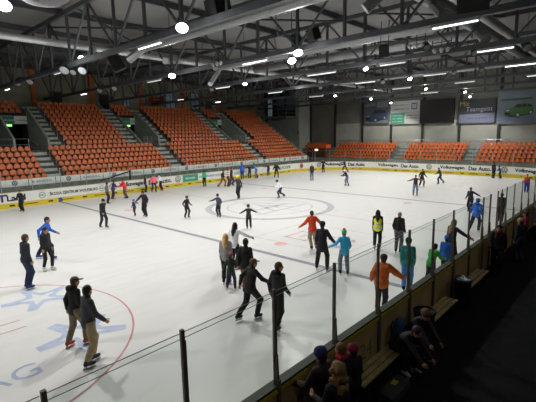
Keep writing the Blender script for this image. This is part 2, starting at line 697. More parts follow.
    if vest:
        g2 = g + .02
        W = [('e', up((0, 0, -.02)), (.165 + g2, .125 + g2, .13), R, .05), ('e', up((0, 0, .08)), (.165 + g2, .12 + g2, .12), R, .05), ('e', up((0, .005, .20)), (.148 + g2, .108 + g2, .18), R, .06),
             ('e', up((0, 0, .36)), (.163 + g2, .113 + g2, .175), R, .06)]
        Vv, Qv = surf(W, vox)
        lc = (Vv[Qv].mean(1) - np.array([0, 0, hipz])) @ R
        m2 = ((np.abs(lc[:, 2] - .02) < .028) | (np.abs(lc[:, 2] - .18) < .028)).astype(int)
        np_mesh('safety_vest', Vv * s, Qv, [mat(vest, .6, var=.05), mat('#c9cdc4', .35, var=.05)], root, m2)
    if scarf:
        Vs, Qs = surf([('c', up((-.05, .03, .575)), up((.05, .03, .575)), .06, .06, .04), ('c', up((-.05, -.04, .575)), up((.05, -.04, .575)), .06, .06, .04),
                       ('c', up((.05, .07, .56)), up((.07, .13, .40)), .035, .04, .03)], vox)
        np_mesh('scarf', Vs * s, Qs, mat(scarf, .9), root)
    # --- trousers
    t = .018 - slim * .012
    T = [('e', up((0, 0, .04)), (.16 + t, .115 + t, .11), R, .05)]
    for sd in (-1, 1):
        end = an[sd] + (kn[sd] - an[sd]) * (.16 if boot == 'skate' else .02)
        T += [('c', hip[sd], kn[sd], .092 + t, .062 + t * 1.2, .045), ('c', kn[sd], end, .062 + t * 1.2, .048 + t * 1.5, .03)]
    Vt, Qt = surf(T, vox)
    np_mesh('trousers', Vt * s, Qt, mat(legs, .85, var=.2, scale=12), root)
    # --- feet
    for sd in (-1, 1):
        sh_dir = kn[sd] - an[sd]
        sh_dir /= np.linalg.norm(sh_dir)
        fz = P['fl' if sd < 0 else 'fr'][2]
        pitch = min(55, fz * 170)
        Rf = rot('Z', -sd * 8) @ rot('X', -pitch)

        def ft(p): return an[sd] + Rf @ np.asarray(p, float)
        S = [('c', ft((0, -.045, -.052)), ft((0, .14, -.058)), .041, .034, .03), ('c', ft((0, .03, -.045)), ft((0, .13, -.055)), .044, .036, .03)]
        if boot == 'skate':
            S.append(('c', ft((0, -.02, -.03)), an[sd] + sh_dir * .13, .056, .058, .03))
        else:
            S.append(('c', ft((0, -.02, -.03)), an[sd] + sh_dir * .06, .05, .05, .03))
        Vb, Qb = surf(S, min(vox, .02))
        b = np_mesh('skate' if boot == 'skate' else 'shoe', Vb * s, Qb, mat(shoes, .5, var=.08), root)
        if boot == 'skate':
            m = MB()
            M = Matrix(Rf.tolist()).to_4x4()
            M.translation = Vector(an[sd])
            z0_, z1_ = -.158, -.09
            prof = [(-.10, z0_ + .012), (-.09, z0_), (.16, z0_), (.185, z0_ + .022), (.17, z0_ + .03), (-.09, z0_ + .03)]
            for yy in (0,):
                L_ = [M @ Vector((-.003, a, b_)) for a, b_ in prof]
                R_ = [M @ Vector((.003, a, b_)) for a, b_ in prof]
                k = len(prof)
                m.add(L_ + R_, [tuple(range(k)), tuple(reversed(range(k, 2 * k)))] + [(i, i + k, (i + 1) % k + k, (i + 1) % k) for i in range(k)])
            for ya, yb in ((-.075, -.02), (.07, .14)):
                m.box((-.013, ya, z0_ + .025), (.013, yb, z1_), 1, M)
            m.v = [tuple(np.array(v) * s) for v in m.v]
            m.build('blade', [mat('#9aa0a6', .25, .9, 0), mat('#d8d8d8', .5, var=0)], b, local=True)
    # --- hair and headgear
    face = ('e', hd((0, .105, -.03)), (.07 * hs, .07 * hs, .092 * hs), RH, .01)
    if not bald:
        Hh = [('e', hd((0, -.018, .035)), (.083 * hs, .099 * hs, .098 * hs), RH, .03)]
        Hh.append(('e', hd((0, -.055, -.02)), (.07 * hs, .055 * hs, .07 * hs), RH, .03))
        if long_hair:
            b0 = hd((0, -.06, 0))
            Hh += [('c', b0, up((0, -.10, .46)), .07 * hs, .075, .04), ('c', up((0, -.10, .46)), up((0, -.125, .33)), .075, .045, .04),
                   ('c', hd((-.06, -.02, 0)), up((-.08, -.05, .46)), .04, .045, .04), ('c', hd((.06, -.02, 0)), up((.08, -.05, .46)), .04, .045, .04)]
        if curly:
            for k in range(34):
                a_ = rng.uniform(-2.9, -.25) if k % 3 else rng.uniform(-math.pi, 0)
                zz = rng.uniform(-.28, .09)
                rr = .085 + .035 * min(1, (.1 - zz) * 3)
                c = hd((math.cos(a_) * rr * 1.05, math.sin(a_) * rr, zz))
                Hh.append(('e', c, (.034, .034, .05), RH, .015))
        Vh, Qh = surf(Hh, min(vox, .02), [face])
        np_mesh('hair', Vh * s, Qh, mat(hair, .6, var=.35, scale=30), root)
    if hat:
        kind = hat_kind or 'beanie'
        if kind == 'beanie':
            X = [('e', hd((0, -.016, .062)), (.100 * hs, .115 * hs, .095 * hs), RH, .02), ('c', hd((-.03, -.02, .10)), hd((.03, -.02, .10)), .05 * hs, .05 * hs, .03)]
        elif kind == 'cap':
            X = [('e', hd((0, -.016, .06)), (.089 * hs, .104 * hs, .078 * hs), RH, .02), ('e', hd((0, .12, .048)), (.065 * hs, .075 * hs, .012 * hs), RH, .012)]
        else:
            X = [('e', hd((0, -.014, .05)), (.108 * hs, .128 * hs, .095 * hs), RH, .02), ('e', hd((0, -.06, .0)), (.098 * hs, .07 * hs, .07 * hs), RH, .03)]
        Vx, Qx = surf(X, min(vox, .02), [('e', hd((0, .13, -.035)), (.085 * hs, .08 * hs, .085 * hs), RH, .01)] if kind != 'cap' else [])
        hb = np_mesh({'beanie': 'beanie', 'cap': 'cap', 'helmet': 'helmet'}[kind], Vx * s, Qx, mat(hat, .8 if kind != 'helmet' else .35), root)
        if pom:
            Vp, Qp = surf([('e', hd((0, -.02, .165)), (.058, .058, .055), RH, .01)], .012)
            np_mesh('pompom', Vp * s, Qp, mat(pom, .95), hb)
    return root
# ------------------------------------------------------------------ camera
cam = bpy.data.cameras.new('camera')
camo = bpy.data.objects.new('camera', cam)
COL.objects.link(camo)
SC.camera = camo
cam.sensor_fit = 'HORIZONTAL'
cam.sensor_width = 36
cam.lens = 402.8716 / 536 * 36
cam.clip_start = .05
cam.clip_end = 300
pan, tilt, roll = -.745, .1631, -.0194
Fv = Vector((math.sin(pan) * math.cos(tilt), math.cos(pan) * math.cos(tilt), -math.sin(tilt)))
Rv = Vector((math.cos(pan), -math.sin(pan), 0))
Uv = Rv.cross(Fv)
cr, sr = math.cos(roll), math.sin(roll)
Rv, Uv = Rv * cr + Uv * sr, Uv * cr - Rv * sr
Mc = Matrix((Rv, Uv, -Fv)).transposed().to_4x4()
Mc.translation = CAM
camo.matrix_world = Mc

# ------------------------------------------------------------------ shared materials
M_steel = mat('#505357', .55, .3, .15, 3)
M_steel_d = mat('#484a4e', .6, .3, .15, 3)
M_galv = mat('#a9adb0', .35, .8, .12, 6)
M_alu = mat('#9a9c9c', .4, .6, .08, 10)
M_dark = mat('#161617', .7, 0, .2, 5)
M_white = mat('#dcdcd8', .5, 0, .05, 4)
M_concrete = mat('#6f716d', .9, 0, .2, 2)
M_concrete_d = mat('#4b4e4a', .9, 0, .2, 2)
M_glass = glass_mat('rink_glass', (.93, .955, .945, 1))
M_paint_blue = mat('#8d95ad', .5, var=.1)
HX, HY, RC = 15.0, 28.65, 8.0

# ------------------------------------------------------------------ floor: outer floor and ice
WX0, WX1, WY0, WY1, ZR = -33.0, 26.0, -34.0, 36.6, 12.9
mb = MB()
mb.box((WX0, WY0, -.30), (WX1, WY1, -.06))
floor = mb.build('floor', mat('#0f1011', .85, 0, .35, 3, spec=.15), kind='structure')  # kept near black to stand for the unlit area round the ice
mb = MB()
mb.box((15.16, WY0, -.06), (WX1, WY1, 0.0))
mb.build('rubber_matting', mat('#0e0f10', .85, 0, .5, 4, spec=.2), kind='structure')  # near-black base also carries the darkness of the unlit walkway


def rounded(hx, hy, rc, n=14):
    P = []
    for cx_, cy_, a0 in ((hx - rc, hy - rc, 0), (-hx + rc, hy - rc, 90), (-hx + rc, -hy + rc, 180), (hx - rc, -hy + rc, 270)):
        for k in range(n + 1):
            a = math.radians(a0 + 90 * k / n)
            P.append((cx_ + rc * math.cos(a), cy_ + rc * math.sin(a)))
    return P


mb = MB()
pl = rounded(HX, HY, RC)
mb.poly([(x, y, 0) for x, y in pl])
ice = mb.build('floor_ice', ice_mat(), kind='structure')
ice['label'] = 'white scratched ice surface'

# --- painted lines under the ice, each a part of the ice
EX, EY, EZ = Vector((1, 0, 0)), Vector((0, 1, 0)), Vector((0, 0, 1))


def mark(name, fn, hexa, z=.004, label=None):
    m = MB()
    fn(m, Vector((0, 0, z)))
    return m.build(name, mat(hexa, .4, var=.12, scale=3, spec=.15), ice, label=label, kind='structure')


for y in (-8.44, 8.44):
    mark('blue_line', lambda m, o: put_rect(m, o, EX, EY, -HX + .02, y - .13, HX - .02, y + .13), '#92949e')
mark('centre_line', lambda m, o: put_rect(m, o, EX, EY, -HX + .02, -.075, HX - .02, .075), '#dcc4c4')
for y in (24.6, -24.6):
    mark('goal_line', lambda m, o: put_rect(m, o, EX, EY, -HX + .9, y - .03, HX - .9, y + .03), '#d8b9b9')


def centre_logo(m, o):
    put_ring(m, o, EX, EY, 4.05, 4.5, 64)


mark('centre_circle', centre_logo, '#b7b8be')


def centre_mark(m, o):
    put_ring(m, o, EX, EY, 2.9, 3.05, 48)
    for a, b in [((-2.4, -1.4), (0, 2.6)), ((0, 2.6), (2.4, -1.4)), ((-1.6, -.2), (1.6, -.2)), ((-2.4, -1.4), (2.4, -1.4)), ((-1.0, -1.4), (0, 1.2)), ((1.0, -1.4), (0, 1.2))]:
        put_stroke(m, o, EY, -EX, a, b, .28)


mark('club_emblem', centre_mark, '#cbccd0', .003, 'pale grey emblem inside the centre circle')
for cx_, cy_ in ((7, -19.55), (-7, -19.55), (7, 19.55), (-7, 19.55)):
    mark('faceoff_circle', lambda m, o: put_ring(m, o + Vector((cx_, cy_, 0)), EX, EY, 4.475, 4.525, 72), '#cc8f93' if cy_ < 0 and cx_ > 0 else '#d9c3c2')
    for sx in (-1, 1):
        def hashes(m, o):
            for dx in (.0,):
                put_rect(m, o + Vector((cx_, cy_, 0)), EX, EY, -.25 + sx * .28, .55, -.20 + sx * .28, 1.95)
                put_rect(m, o + Vector((cx_, cy_, 0)), EX, EY, -.25 + sx * .28, -1.95, -.20 + sx * .28, -.55)
        mark('faceoff_hash', hashes, '#c99094')
for cx_, cy_ in ((7, -6.94), (-7, -6.94), (7, 6.94), (-7, 6.94)):
    mark('faceoff_spot', lambda m, o: put_disc(m, o + Vector((cx_, cy_, 0)), EX, EY, .31), '#e2b4b4')


def snow(m, o, c, R, rot_):
    """outlined snow star: arms round a hollow star"""
    c = o + Vector(c)
    n = 5
    P, Pi = [], []
    for k in range(2 * n):
        a = rot_ + math.pi * k / n
        r_ = R if k % 2 == 0 else R * .46
        for da in ((-.13, .13) if k % 2 == 0 else (-.2, .2)):
            P.append((r_ * math.cos(a + da), r_ * math.sin(a + da)))
            q_ = R * (.50 if k % 2 == 0 else .22)
            Pi.append((q_ * math.cos(a + da * .4), q_ * math.sin(a + da * .4)))
    k = len(P)
    m.add(frame_pts(c, EX, EY, P + Pi), [(i, (i + 1) % k, (i + 1) % k + k, i + k) for i in range(k)])


mark('snow_star', lambda m, o: snow(m, o, (5.2, -16.65, 0), 1.05, .75), '#b6c1d8', label='pale blue snow star at the far side')
mark('snow_star', lambda m, o: snow(m, o, (8.6, -16.75, 0), 1.1, 1.0), '#b6c1d8', label='pale blue snow star by two young men')
mark('ice_lettering', lambda m, o: put_text(m, 'AG', o + Vector((9.78, -19.25, 0)), EY, -EX, height=.62, width=1.18), '#aab6d0', label='pale blue letters AG')


def redbox(m, o):
    c = o + Vector((7.7, -4.7, 0))
    for x0, y0, x1, y1 in ((-2.6, -2.1, -2.5, 2.0), (2.4, -2.1, 2.5, 2.0), (-2.6, -2.1, 2.5, -2.0), (-2.6, 1.9, 2.5, 2.0)):
        put_rect(m, c, EX, EY, x0, y0, x1, y1)


mark('advert_frame', redbox, '#d2d1d3', .003)


def redtext(m, o):
    c = o + Vector((6.55, -5.1, 0))
    for x0, w_ in ((-.3, 1.35), (1.55, 1.35)):
        put_rect(m, c, EX, EY, x0, -.75, x0 + w_, -.62)
        put_rect(m, c, EX, EY, x0, .62, x0 + w_, .75)
        put_rect(m, c, EX, EY, x0, -.75, x0 + .16, .75)
        put_rect(m, c, EX, EY, x0 + w_ - .16, -.75, x0 + w_, .75)
        put_rect(m, c, EX, EY, x0 + w_ * .42, -.3, x0 + w_ * .58, .3)


mark('advert_letters', redtext, '#dcc0c2', .004, 'faded red outlined block letters')

# ------------------------------------------------------------------ rink boards with glass
Y_KICK = mat('#c9b22a', .5, var=.1)
M_board = mat('#d4d5cf', .45, var=.05, scale=2)
M_rail = mat('#8f7f4a', .5, var=.15)
M_tan = mat('#b89c69', .75, var=.22, scale=1.5)
M_ink = mat('#30343d', .6, var=0)
M_grey_ink = mat('#5a626e', .6, var=0)


def arc(cx_, cy_, r, a0, a1, n=12):
    return [(cx_ + r * math.cos(math.radians(a0 + (a1 - a0) * k / n)), cy_ + r * math.sin(math.radians(a0 + (a1 - a0) * k / n))) for k in range(n + 1)]


def strip(mb, path, prof, mi=0):
    """sweep a (outward offset, z) profile along a path whose outside is on its right"""
    V, F = [], []
    P = [Vector(p) for p in path]
    for i, p in enumerate(P):
        d = (P[min(i + 1, len(P) - 1)] - P[max(i - 1, 0)]).normalized()
        nrm = Vector((d.y, -d.x))
        for o_, z in prof: V.append((p.x + nrm.x * o_, p.y + nrm.y * o_, z))
    k = len(prof)
    for i in range(len(P) - 1):
        for j in range(k):
            F.append((i * k + j, i * k + (j + 1) % k, (i + 1) * k + (j + 1) % k, (i + 1) * k + j))
    F.append(tuple(range(k)))
    F.append(tuple((len(P) - 1) * k + j for j in reversed(range(k))))
    mb.add(V, F, mi)


def resample(path, step):
    P = [Vector(p) for p in path]
    out, acc = [P[0]], 0
    L = sum((b - a).length for a, b in zip(P, P[1:]))
    n = max(1, round(L / step))
    tgt = [L * k / n for k in range(1, n + 1)]
    d = 0
    ti = 0
    for a, b in zip(P, P[1:]):
        l = (b - a).length
        while ti < len(tgt) and tgt[ti] <= d + l + 1e-6:
            out.append(a + (b - a) * ((tgt[ti] - d) / l))
            ti += 1
        d += l
    return out


def boards(label, path, loc, step=2.0, gz=2.69, posts=True, outer=None, heavy=None):
    t = thing('rink_boards', label, 'rink boards', loc)
    m = MB()
    strip(m, path, [(.0, .0), (.0, 1.15), (.12, 1.15), (.12, .0)])
    m.build('board_panel', outer or M_board, t)
    m = MB()
    strip(m, path, [(-.015, .0), (-.015, .38), (.0, .38), (.0, .0)])
    m.build('kick_strip', Y_KICK, t, 'yellow kick strip')
    m = MB()
    strip(m, path, [(-.02, 1.15), (-.02, 1.2), (.14, 1.2), (.14, 1.15)])
    m.build('top_rail', M_rail if heavy is None else mat('#4a4c42', .6, var=.15), t)
    if heavy is not None:
        m = MB()
        strip(m, path, [(.14, 1.08), (.14, 1.15), (.155, 1.15), (.155, 1.08)])
        m.build('edge_strip', mat('#c4ac2c', .6), t, 'yellow edge strip under the rail')
    pts = resample(path, step) if heavy is None else [Vector((15.0, y)) for y in heavy]
    for p, q in zip(pts, pts[1:]):
        d = (q - p).normalized()
        nrm = Vector((d.y, -d.x)) * .06
        if heavy is not None and -4.7 < p.y < -4.5: continue
        a, b = p + nrm + d * .03, q + nrm - d * .03
        g = MB()
        nn = nrm.normalized() * .006
        V = [(a.x - nn.x, a.y - nn.y), (b.x - nn.x, b.y - nn.y), (b.x + nn.x, b.y + nn.y), (a.x + nn.x, a.y + nn.y)]
        g.add([(x, y, 1.2) for x, y in V] + [(x, y, gz) for x, y in V],
              [(0, 3, 2, 1), (4, 5, 6, 7), (0, 1, 5, 4), (1, 2, 6, 5), (2, 3, 7, 6), (3, 0, 4, 7)])
        go = g.build('glass_pane', M_glass, t)
        e = MB()
        if heavy is not None:
            e.bar((a.x, a.y, gz), (b.x, b.y, gz), .008, .008)
            e.bar((a.x, a.y, gz - .075), (b.x, b.y, gz - .075), .007, .007)
            e.build('pane_edge', mat('#8b908d', .5, 0, .1), go, 'dark double edge line along the top')
        else:
            e.bar((a.x, a.y, gz), (b.x, b.y, gz), .02, .02)
            e.build('pane_edge', mat('#7d827f', .5, 0, .1), go)
    if posts:
        for p in pts:
            i = pts.index(p)
            q = pts[min(i + 1, len(pts) - 1)]
            r = pts[max(i - 1, 0)]
            d = (q - r).normalized()
            nrm = Vector((d.y, -d.x))
            c = p + nrm * .07
            m = MB()
            if heavy is None:
                m.bar((c.x, c.y, 1.15), (c.x, c.y, gz + .03), .05, .05)
                m.build('stanchion', M_alu, t)
            else:
                wq = .045 if p.y < -4 else .034
                m.bar((c.x + .01, c.y, .62), (c.x + .01, c.y, gz + .05), wq, wq)
                m.bar((c.x + .012, c.y + .03, .9), (c.x + .012, c.y + .03, gz - .1), .02, .03)
                m.bar((c.x + .075, c.y, .02), (c.x + .075, c.y, 1.3), .06, .05)
                m.bar((c.x + .05, c.y, 1.28), (c.x + .03, c.y, 1.7), .05, .045)
                m.build('stanchion', mat('#71675d', .5, .2, .15, 5), t)
    return t


yl = HY - RC
B_left = boards('straight white advertising boards with glass below the long orange stand', [(-HX, yl), (-HX, -20.65)], (-HX, 0, 0), 2.1)
B_cl = boards('curved white rink boards with glass at the far left rink corner', arc(-HX + RC, yl, RC, 90, 180), (-13, 26, 0), 2.0)
B_far = boards('straight white advertising boards with glass below the far end seats', [(HX - RC, HY), (-HX + RC, HY)], (0, HY, 0), 2.0)
B_cr = boards('curved white rink boards with glass at the far right rink corner', arc(HX - RC, yl, RC, 0, 90), (13, 26, 0), 2.0)
near_posts = [-27.35, -25.8, -24.25, -22.7, -21.15, -19.6, -18.07, -16.42, -14.8, -13.15, -11.6, -10.08, -8.53, -7.03, -5.5, -4.6, -3.6, -3.0, -2.2, -.8, .75, 2.3, 3.85, 5.4, 6.95, 8.5, 10.05, 11.6, 13.15, 14.7, 16.25, 17.8, 19.4, 20.6]
B_near = boards('tan backed rink boards with tall glass and dark posts beside the dark walkway', [(HX, -27.5), (HX, yl)], (HX, 0, 0), heavy=near_posts, outer=M_tan)
# the outside of the near boards carries large faint letters
m = MB()
put_text(m, 'WOB', (15.125, -16.95, .38), EY, EZ, height=.36)
m.build('board_lettering', mat('#86714b', .8, var=.1), B_near, 'dark letters on the tan panel')
m = MB()
put_text(m, '24', (15.125, -13.9, .42), EY, EZ, height=.36)
m.build('board_lettering', mat('#86714b', .8, var=.1), B_near, 'dark digits on the tan panel')


# --- adverts on the boards
def advert(parent, name, hexa, fn, label=None):
    m = MB()
    fn(m)
    return m.build(name, mat(hexa, .6, var=0), parent, label)


LX = -HX + .008
lo = lambda y, z: Vector((LX, y, z))           # left boards: right = +Y seen from the ice


def L_text(body, y0, y1, z0, z1=None, hexa='#3a404a', bold=False):
    advert(B_left, 'advert_lettering', hexa, lambda m: put_text(m, body, lo(y0, z0), EY, EZ, width=y1 - y0, height=(z1 - z0) if z1 else None, bold=bold))


advert(B_left, 'advert_emblem', '#43386a', lambda m: (put_rect(m, lo(-12.75, .5), EY, EZ, .22, 0, .38, .45), put_rect(m, lo(-12.75, .5), EY, EZ, -.05, .42, .65, .56)), 'purple T shaped emblem')
L_text('Land', -12.15, -10.9, .52, .98, '#20233f', True)
advert(B_left, 'advert_emblem', '#1f6a45', lambda m: winged_arrow(m, lo(-9.75, .72), EY, EZ, .24), 'green ringed arrow emblem')
L_text('ŠKODA', -9.98, -9.5, 1.03, 1.10, '#555a5e')
L_text('ŠKODA ZENTRUM WOLFSBURG', -9.2, -5.35, .62, .92, '#1b1d22', True)
advert(B_left, 'advert_emblem', '#1f6a45', lambda m: winged_arrow(m, lo(-4.98, .72), EY, EZ, .24), 'green ringed arrow emblem')
L_text('ŠKODA', -5.2, -4.75, 1.03, 1.10, '#555a5e')
advert(B_left, 'advert_emblem', '#1e2530', lambda m: round_letters(m, lo(-3.98, .76), EY, EZ, .33), 'dark ringed letter emblem')
L_text('Volkswagen.', -3.4, -.75, .53, 1.03, '#14161b', True)
L_text('Das Auto.', -.45, 2.1, .56, 1.0, '#14161b', True)
advert(B_left, 'advert_emblem', '#1e2530', lambda m: round_letters(m, lo(2.85, .78), EY, EZ, .33), 'dark ringed letter emblem')
advert(B_left, 'advert_panel', '#3f8f72', lambda m: put_rect(m, lo(0, 0), EY, EZ, 3.42, .41, 5.35, 1.12), 'green panel')
advert(B_left, 'advert_lettering', '#cfe4da', lambda m: blur_letters(m, lo(3.75, .66) + EX * .006, EY, EZ, 1.2, .24, 1))
advert(B_left, 'advert_lettering', '#4f84b8', lambda m: blur_letters(m, lo(5.5, .68), EY, EZ, 1.9, .3, 2), 'blue words')
advert(B_left, 'advert_lettering', '#8a938f', lambda m: blur_letters(m, lo(7.7, .66), EY, EZ, 1.7, .28, 3))
advert(B_left, 'advert_lettering', '#86b0a2', lambda m: blur_letters(m, lo(10.4, .66), EY, EZ, 2.0, .26, 4))
L_text('BIOSCOPE', 18.0, 20.6, .58, .95, '#3f6f68', True)
advert(B_cl, 'advert_emblem', '#9a4a4e', lambda m: put_disc(m, Vector((-14.66, 22.6, .78)), Vector((.29, .957, 0)), EZ, .26, sy=1.2), 'red round emblem')
FY = HY - .008
fo = lambda x, z: Vector((x, FY, z))
for x in (-8.04, .17, 8.2 - .1):
    advert(B_far, 'advert_emblem', '#1e2530', lambda m: round_letters(m, fo(x if x < 7 else 6.9, .78), EX, EZ, .33), 'dark ringed letter emblem') if x < 7 else None
for x0 in (-6.6, 1.45):
    advert(B_far, 'advert_lettering', '#14161b', lambda m: put_text(m, 'Volkswagen.', fo(x0, .53), EX, EZ, width=2.9, height=.5, bold=True))
    advert(B_far, 'advert_lettering', '#14161b', lambda m: put_text(m, 'Das Auto.', fo(x0 + 3.2, .56), EX, EZ, width=2.35, height=.45, bold=True))


def curved_text(body, parent, cx_, cy_, r, a0, width, z0, height):
    """letters set round a rink corner, a0 = bearing of the first letter (degrees), running clockwise"""
    m = MB()
    pts, F = text_geo(body, width, height, True)
    V = [(cx_ + r * math.cos(math.radians(a0) - a / r), cy_ + r * math.sin(math.radians(a0) - a / r), z0 + b) for a, b in pts]
    m.add(V, F)
    m.build('advert_lettering', mat('#14161b', .6, var=0), parent)


def corner_emblem(parent, cx_, cy_, r, a):
    t = math.radians(a)
    advert(parent, 'advert_emblem', '#1e2530', lambda m: round_letters(m, Vector((cx_ + (r - .035) * math.cos(t), cy_ + (r - .035) * math.sin(t), .78)), Vector((math.sin(t), -math.cos(t), 0)), EZ, .33), 'dark ringed letter emblem')


corner_emblem(B_cl, -HX + RC, yl, RC - .01, 146)
curved_text('Volkswagen.', B_cl, -HX + RC, yl, RC - .035, 140, 2.9, .53, .5)
curved_text('Das Auto.', B_cl, -HX + RC, yl, RC - .035, 117, 2.35, .56, .45)
corner_emblem(B_cr, HX - RC, yl, RC - .01, 80.5)
curved_text('Volkswagen.', B_cr, HX - RC, yl, RC - .035, 73, 2.9, .53, .5)
curved_text('Das Auto.', B_cr, HX - RC, yl, RC - .035, 50, 2.35, .56, .45)


# black print marks along the yellow strips, each a part
def kick_marks(parent, path):
    P = resample(path, .02)
    L = len(P)
    i = 8
    k = 0
    mm = mat('#1e1b0a', .7, var=0)
    while i < L - 60:
        runs = [(0, 8), (11, 19)] if k % 2 == 0 else [(0, 50)]
        m = MB()
        V, F = [], []
        a, b = (0, 18) if k % 2 == 0 else (0, 48)
        n = 0
        z0, z1 = (.13, .27) if k % 2 == 0 else (.16, .24)
        for j in range(a, b + 1, 3):
            p, q = P[min(i + j, L - 2)], P[min(i + j + 1, L - 1)]
            d = (q - p).normalized()
            n_ = Vector((d.y, -d.x)) * -.022
            w = .012 if (j // 3) % 2 else .0
            V += [(p.x + n_.x, p.y + n_.y, z0 + w), (p.x + n_.x, p.y + n_.y, z1 - w * 3)]
        m.add(V, [(2 * t, 2 * t + 2, 2 * t + 3, 2 * t + 1) for t in range(len(V) // 2 - 1)])
        m.build('kick_strip_print', mm, parent)
        i += 56 if k % 2 == 0 else 78
        k += 1


kick_marks(B_left, [(-HX, yl), (-HX, -20.65)])
kick_marks(B_far, [(HX - RC, HY), (-HX + RC, HY)])
kick_marks(B_cl, arc(-HX + RC, yl, RC, 90, 180, 40))
kick_marks(B_cr, arc(HX - RC, yl, RC, 0, 90, 40))
advert(B_left, 'kick_strip_panel', '#2f4a8c', lambda m: put_rect(m, lo(0, 0) + EX * .02, EY, EZ, -8.6, .03, -8.3, .36), 'blue patch at the blue line')
# ------------------------------------------------------------------ the long orange stand on the left
PIT, RIS, X0, Z0 = .70, .45, -17.5, 1.35


def tread(i): return Z0 + RIS * i


def rx(i): return X0 - PIT * i


def stepped(y0, y1, i0, i1, name, m, label=None, zb=.0):
    """terrace block rows i0..i1 (inclusive) as one solid stepped mesh"""
    mb = MB()
    pr = [(rx(i0) + .38, zb)]
    for i in range(i0, i1 + 1):
        pr.append((rx(i) + .38, tread(i)))
        pr.append((rx(i) - .32, tread(i)))
    pr.append((rx(i1) - .32, zb))
    k = len(pr)
    mb.add([(x, y0, z) for x, z in pr] + [(x, y1, z) for x, z in pr],
           [tuple(range(k)), tuple(reversed(range(k, 2 * k)))] + [(i, i + k, (i + 1) % k + k, (i + 1) % k) for i in range(k)])
    o = mb.build(name, m, kind='structure')
    if label: o['label'] = label
    return o


YE = 27.3
stepped(-24, YE, 0, 5, 'floor_lower_terrace', M_concrete_d)
VOMS = [(-13.6, -6.65), (2.95, 5.0), (16.35, 18.7)]
edges = [-24] + [v for p in VOMS for v in p] + [YE]
for a, b in zip(edges[0::2], edges[1::2]):
    stepped(a, b, 6, 15, 'floor_upper_terrace', M_concrete_d)
for a, b in VOMS:                                        # rows over the gangways, on a slab
    stepped(a, b, 13, 15, 'floor_gangway_roof', M_concrete_d, zb=6.55)
mb = MB()
mb.box((WX0, -24, tread(15) - .3), (rx(15) - .30, 33, tread(15) + .02))
mb.build('floor_upper_walkway', M_concrete_d, kind='structure')
# front wall of the stand
mb = MB()
mb.box((rx(0) + .38, -24, 0), (rx(0) + .46, YE, 1.36))
mb.build('wall_stand_front', M_concrete, kind='structure')

# one seat: bucket pan and rounded back on a bracket
def seat_geo(mb, x, y, z, rz=0.):
    """seat facing +X at (x,y), tread height z"""
    c, s_ = math.cos(rz), math.sin(rz)

    def T(p): return (x + c * p[0] - s_ * p[1], y + s_ * p[0] + c * p[1], z + p[2])
    # back: 5 columns x 4 rows, curved in plan, rounded at the top
    V, F = [], []
    for j in range(5):
        for i in range(5):
            u = (i - 2) / 2
            zz = .42 + .40 * j / 4
            wd = .225 * (1 - .22 * (j / 4) ** 3)
            zz -= .07 * u * u * (j / 4)
            V.append(T((-.20 + .055 * u * u - .06 * j / 4, wd * u, zz)))
    for j in range(4):
        for i in range(4):
            F.append((j * 5 + i, j * 5 + i + 1, j * 5 + i + 6, j * 5 + i + 5))
    n = len(V)
    # pan
    for j in range(4):
        for i in range(5):
            u = (i - 2) / 2
            xx = -.20 + .42 * j / 3
            V.append(T((xx + (.055 * u * u if j == 0 else 0), .225 * u * (1 - .08 * (j == 3)), .42 + .03 * u * u - (.035 if 0 < j < 3 else 0) - (.05 if j == 3 else 0))))
    for j in range(3):
        for i in range(4):
            F.append((n + j * 5 + i, n + j * 5 + i + 5, n + j * 5 + i + 6, n + j * 5 + i + 1))
    mb.add(V, F, 0)
    P = [T(p) for p in ((-.12, -.03, 0), (.1, -.03, 0), (.1, .03, 0), (-.12, .03, 0), (-.12, -.03, .41), (.1, -.03, .40), (.1, .03, .40), (-.12, .03, .41))]
    mb.add(P, [(0, 1, 5, 4), (1, 2, 6, 5), (2, 3, 7, 6), (3, 0, 4, 7)], 1)


M_seat = mat('#c9672f', .4, 0, .16, .7, spec=.45)
SEATM = [M_seat, mat('#3a3b3c', .6, .3, 0)]
mb = MB()
seat_geo(mb, 0, 0, 0)
seat0 = mb.build('stadium_seat', SEATM, smooth=True)
used = [False]
rest = MB()
PS = .52


def seat_row(i, y0, y1, rowlab, block, single, group):
    n = int((y1 - y0) / PS)
    off = (y1 - y0 - n * PS) / 2 + PS / 2
    for k in range(n):
        y = y0 + off + k * PS
        if single:
            if not used[0]:
                o = seat0
                used[0] = True
            else:
                o = seat0.copy()
                COL.objects.link(o)
            o.location = (rx(i), y, tread(i))
            tag(o, f'orange stand seat, {ordinal(k + 1)} from left, {rowlab}, {block}', 'seat', group)
        else:
            seat_geo(rest, rx(i), y, tread(i))


# individual seats: the nearest blocks
for i in range(6):
    rl = f'{WORDS[i]} row up'
    seat_row(i, -13.0, -8.25, rl, 'block left of the first stairs', True, 'orange seats in the nearest lower block')
    seat_row(i, -6.95, 4.15, rl, 'lower block right of first stairs', True, 'orange seats in the lower block right of the first stairs')
    seat_row(i, 5.65, 17.35, rl, '', False, '')
    seat_row(i, 18.85, YE - .1, rl, '', False, '')
for i in range(6, 16):
    seat_row(i, -5.1, 1.45, f'{WORDS[i - 6]} row up', 'upper block beside first stairs', True, 'orange seats in the upper block beside the first stairs')
    seat_row(i, 6.75, 14.85, '', '', False, '')
    seat_row(i, 20.75, YE - .1, '', '', False, '')
for i in (13, 14, 15):
    seat_row(i, -13.5, -6.8, '', '', False, '')
    seat_row(i, 3.0, 5.1, '', '', False, '')
    seat_row(i, 16.4, 18.8, '', '', False, '')

# far end stand: rows facing the ice (toward -Y)
FY0, FP = 32.9, .62


def far_tread(i): return .98 + .45 * i


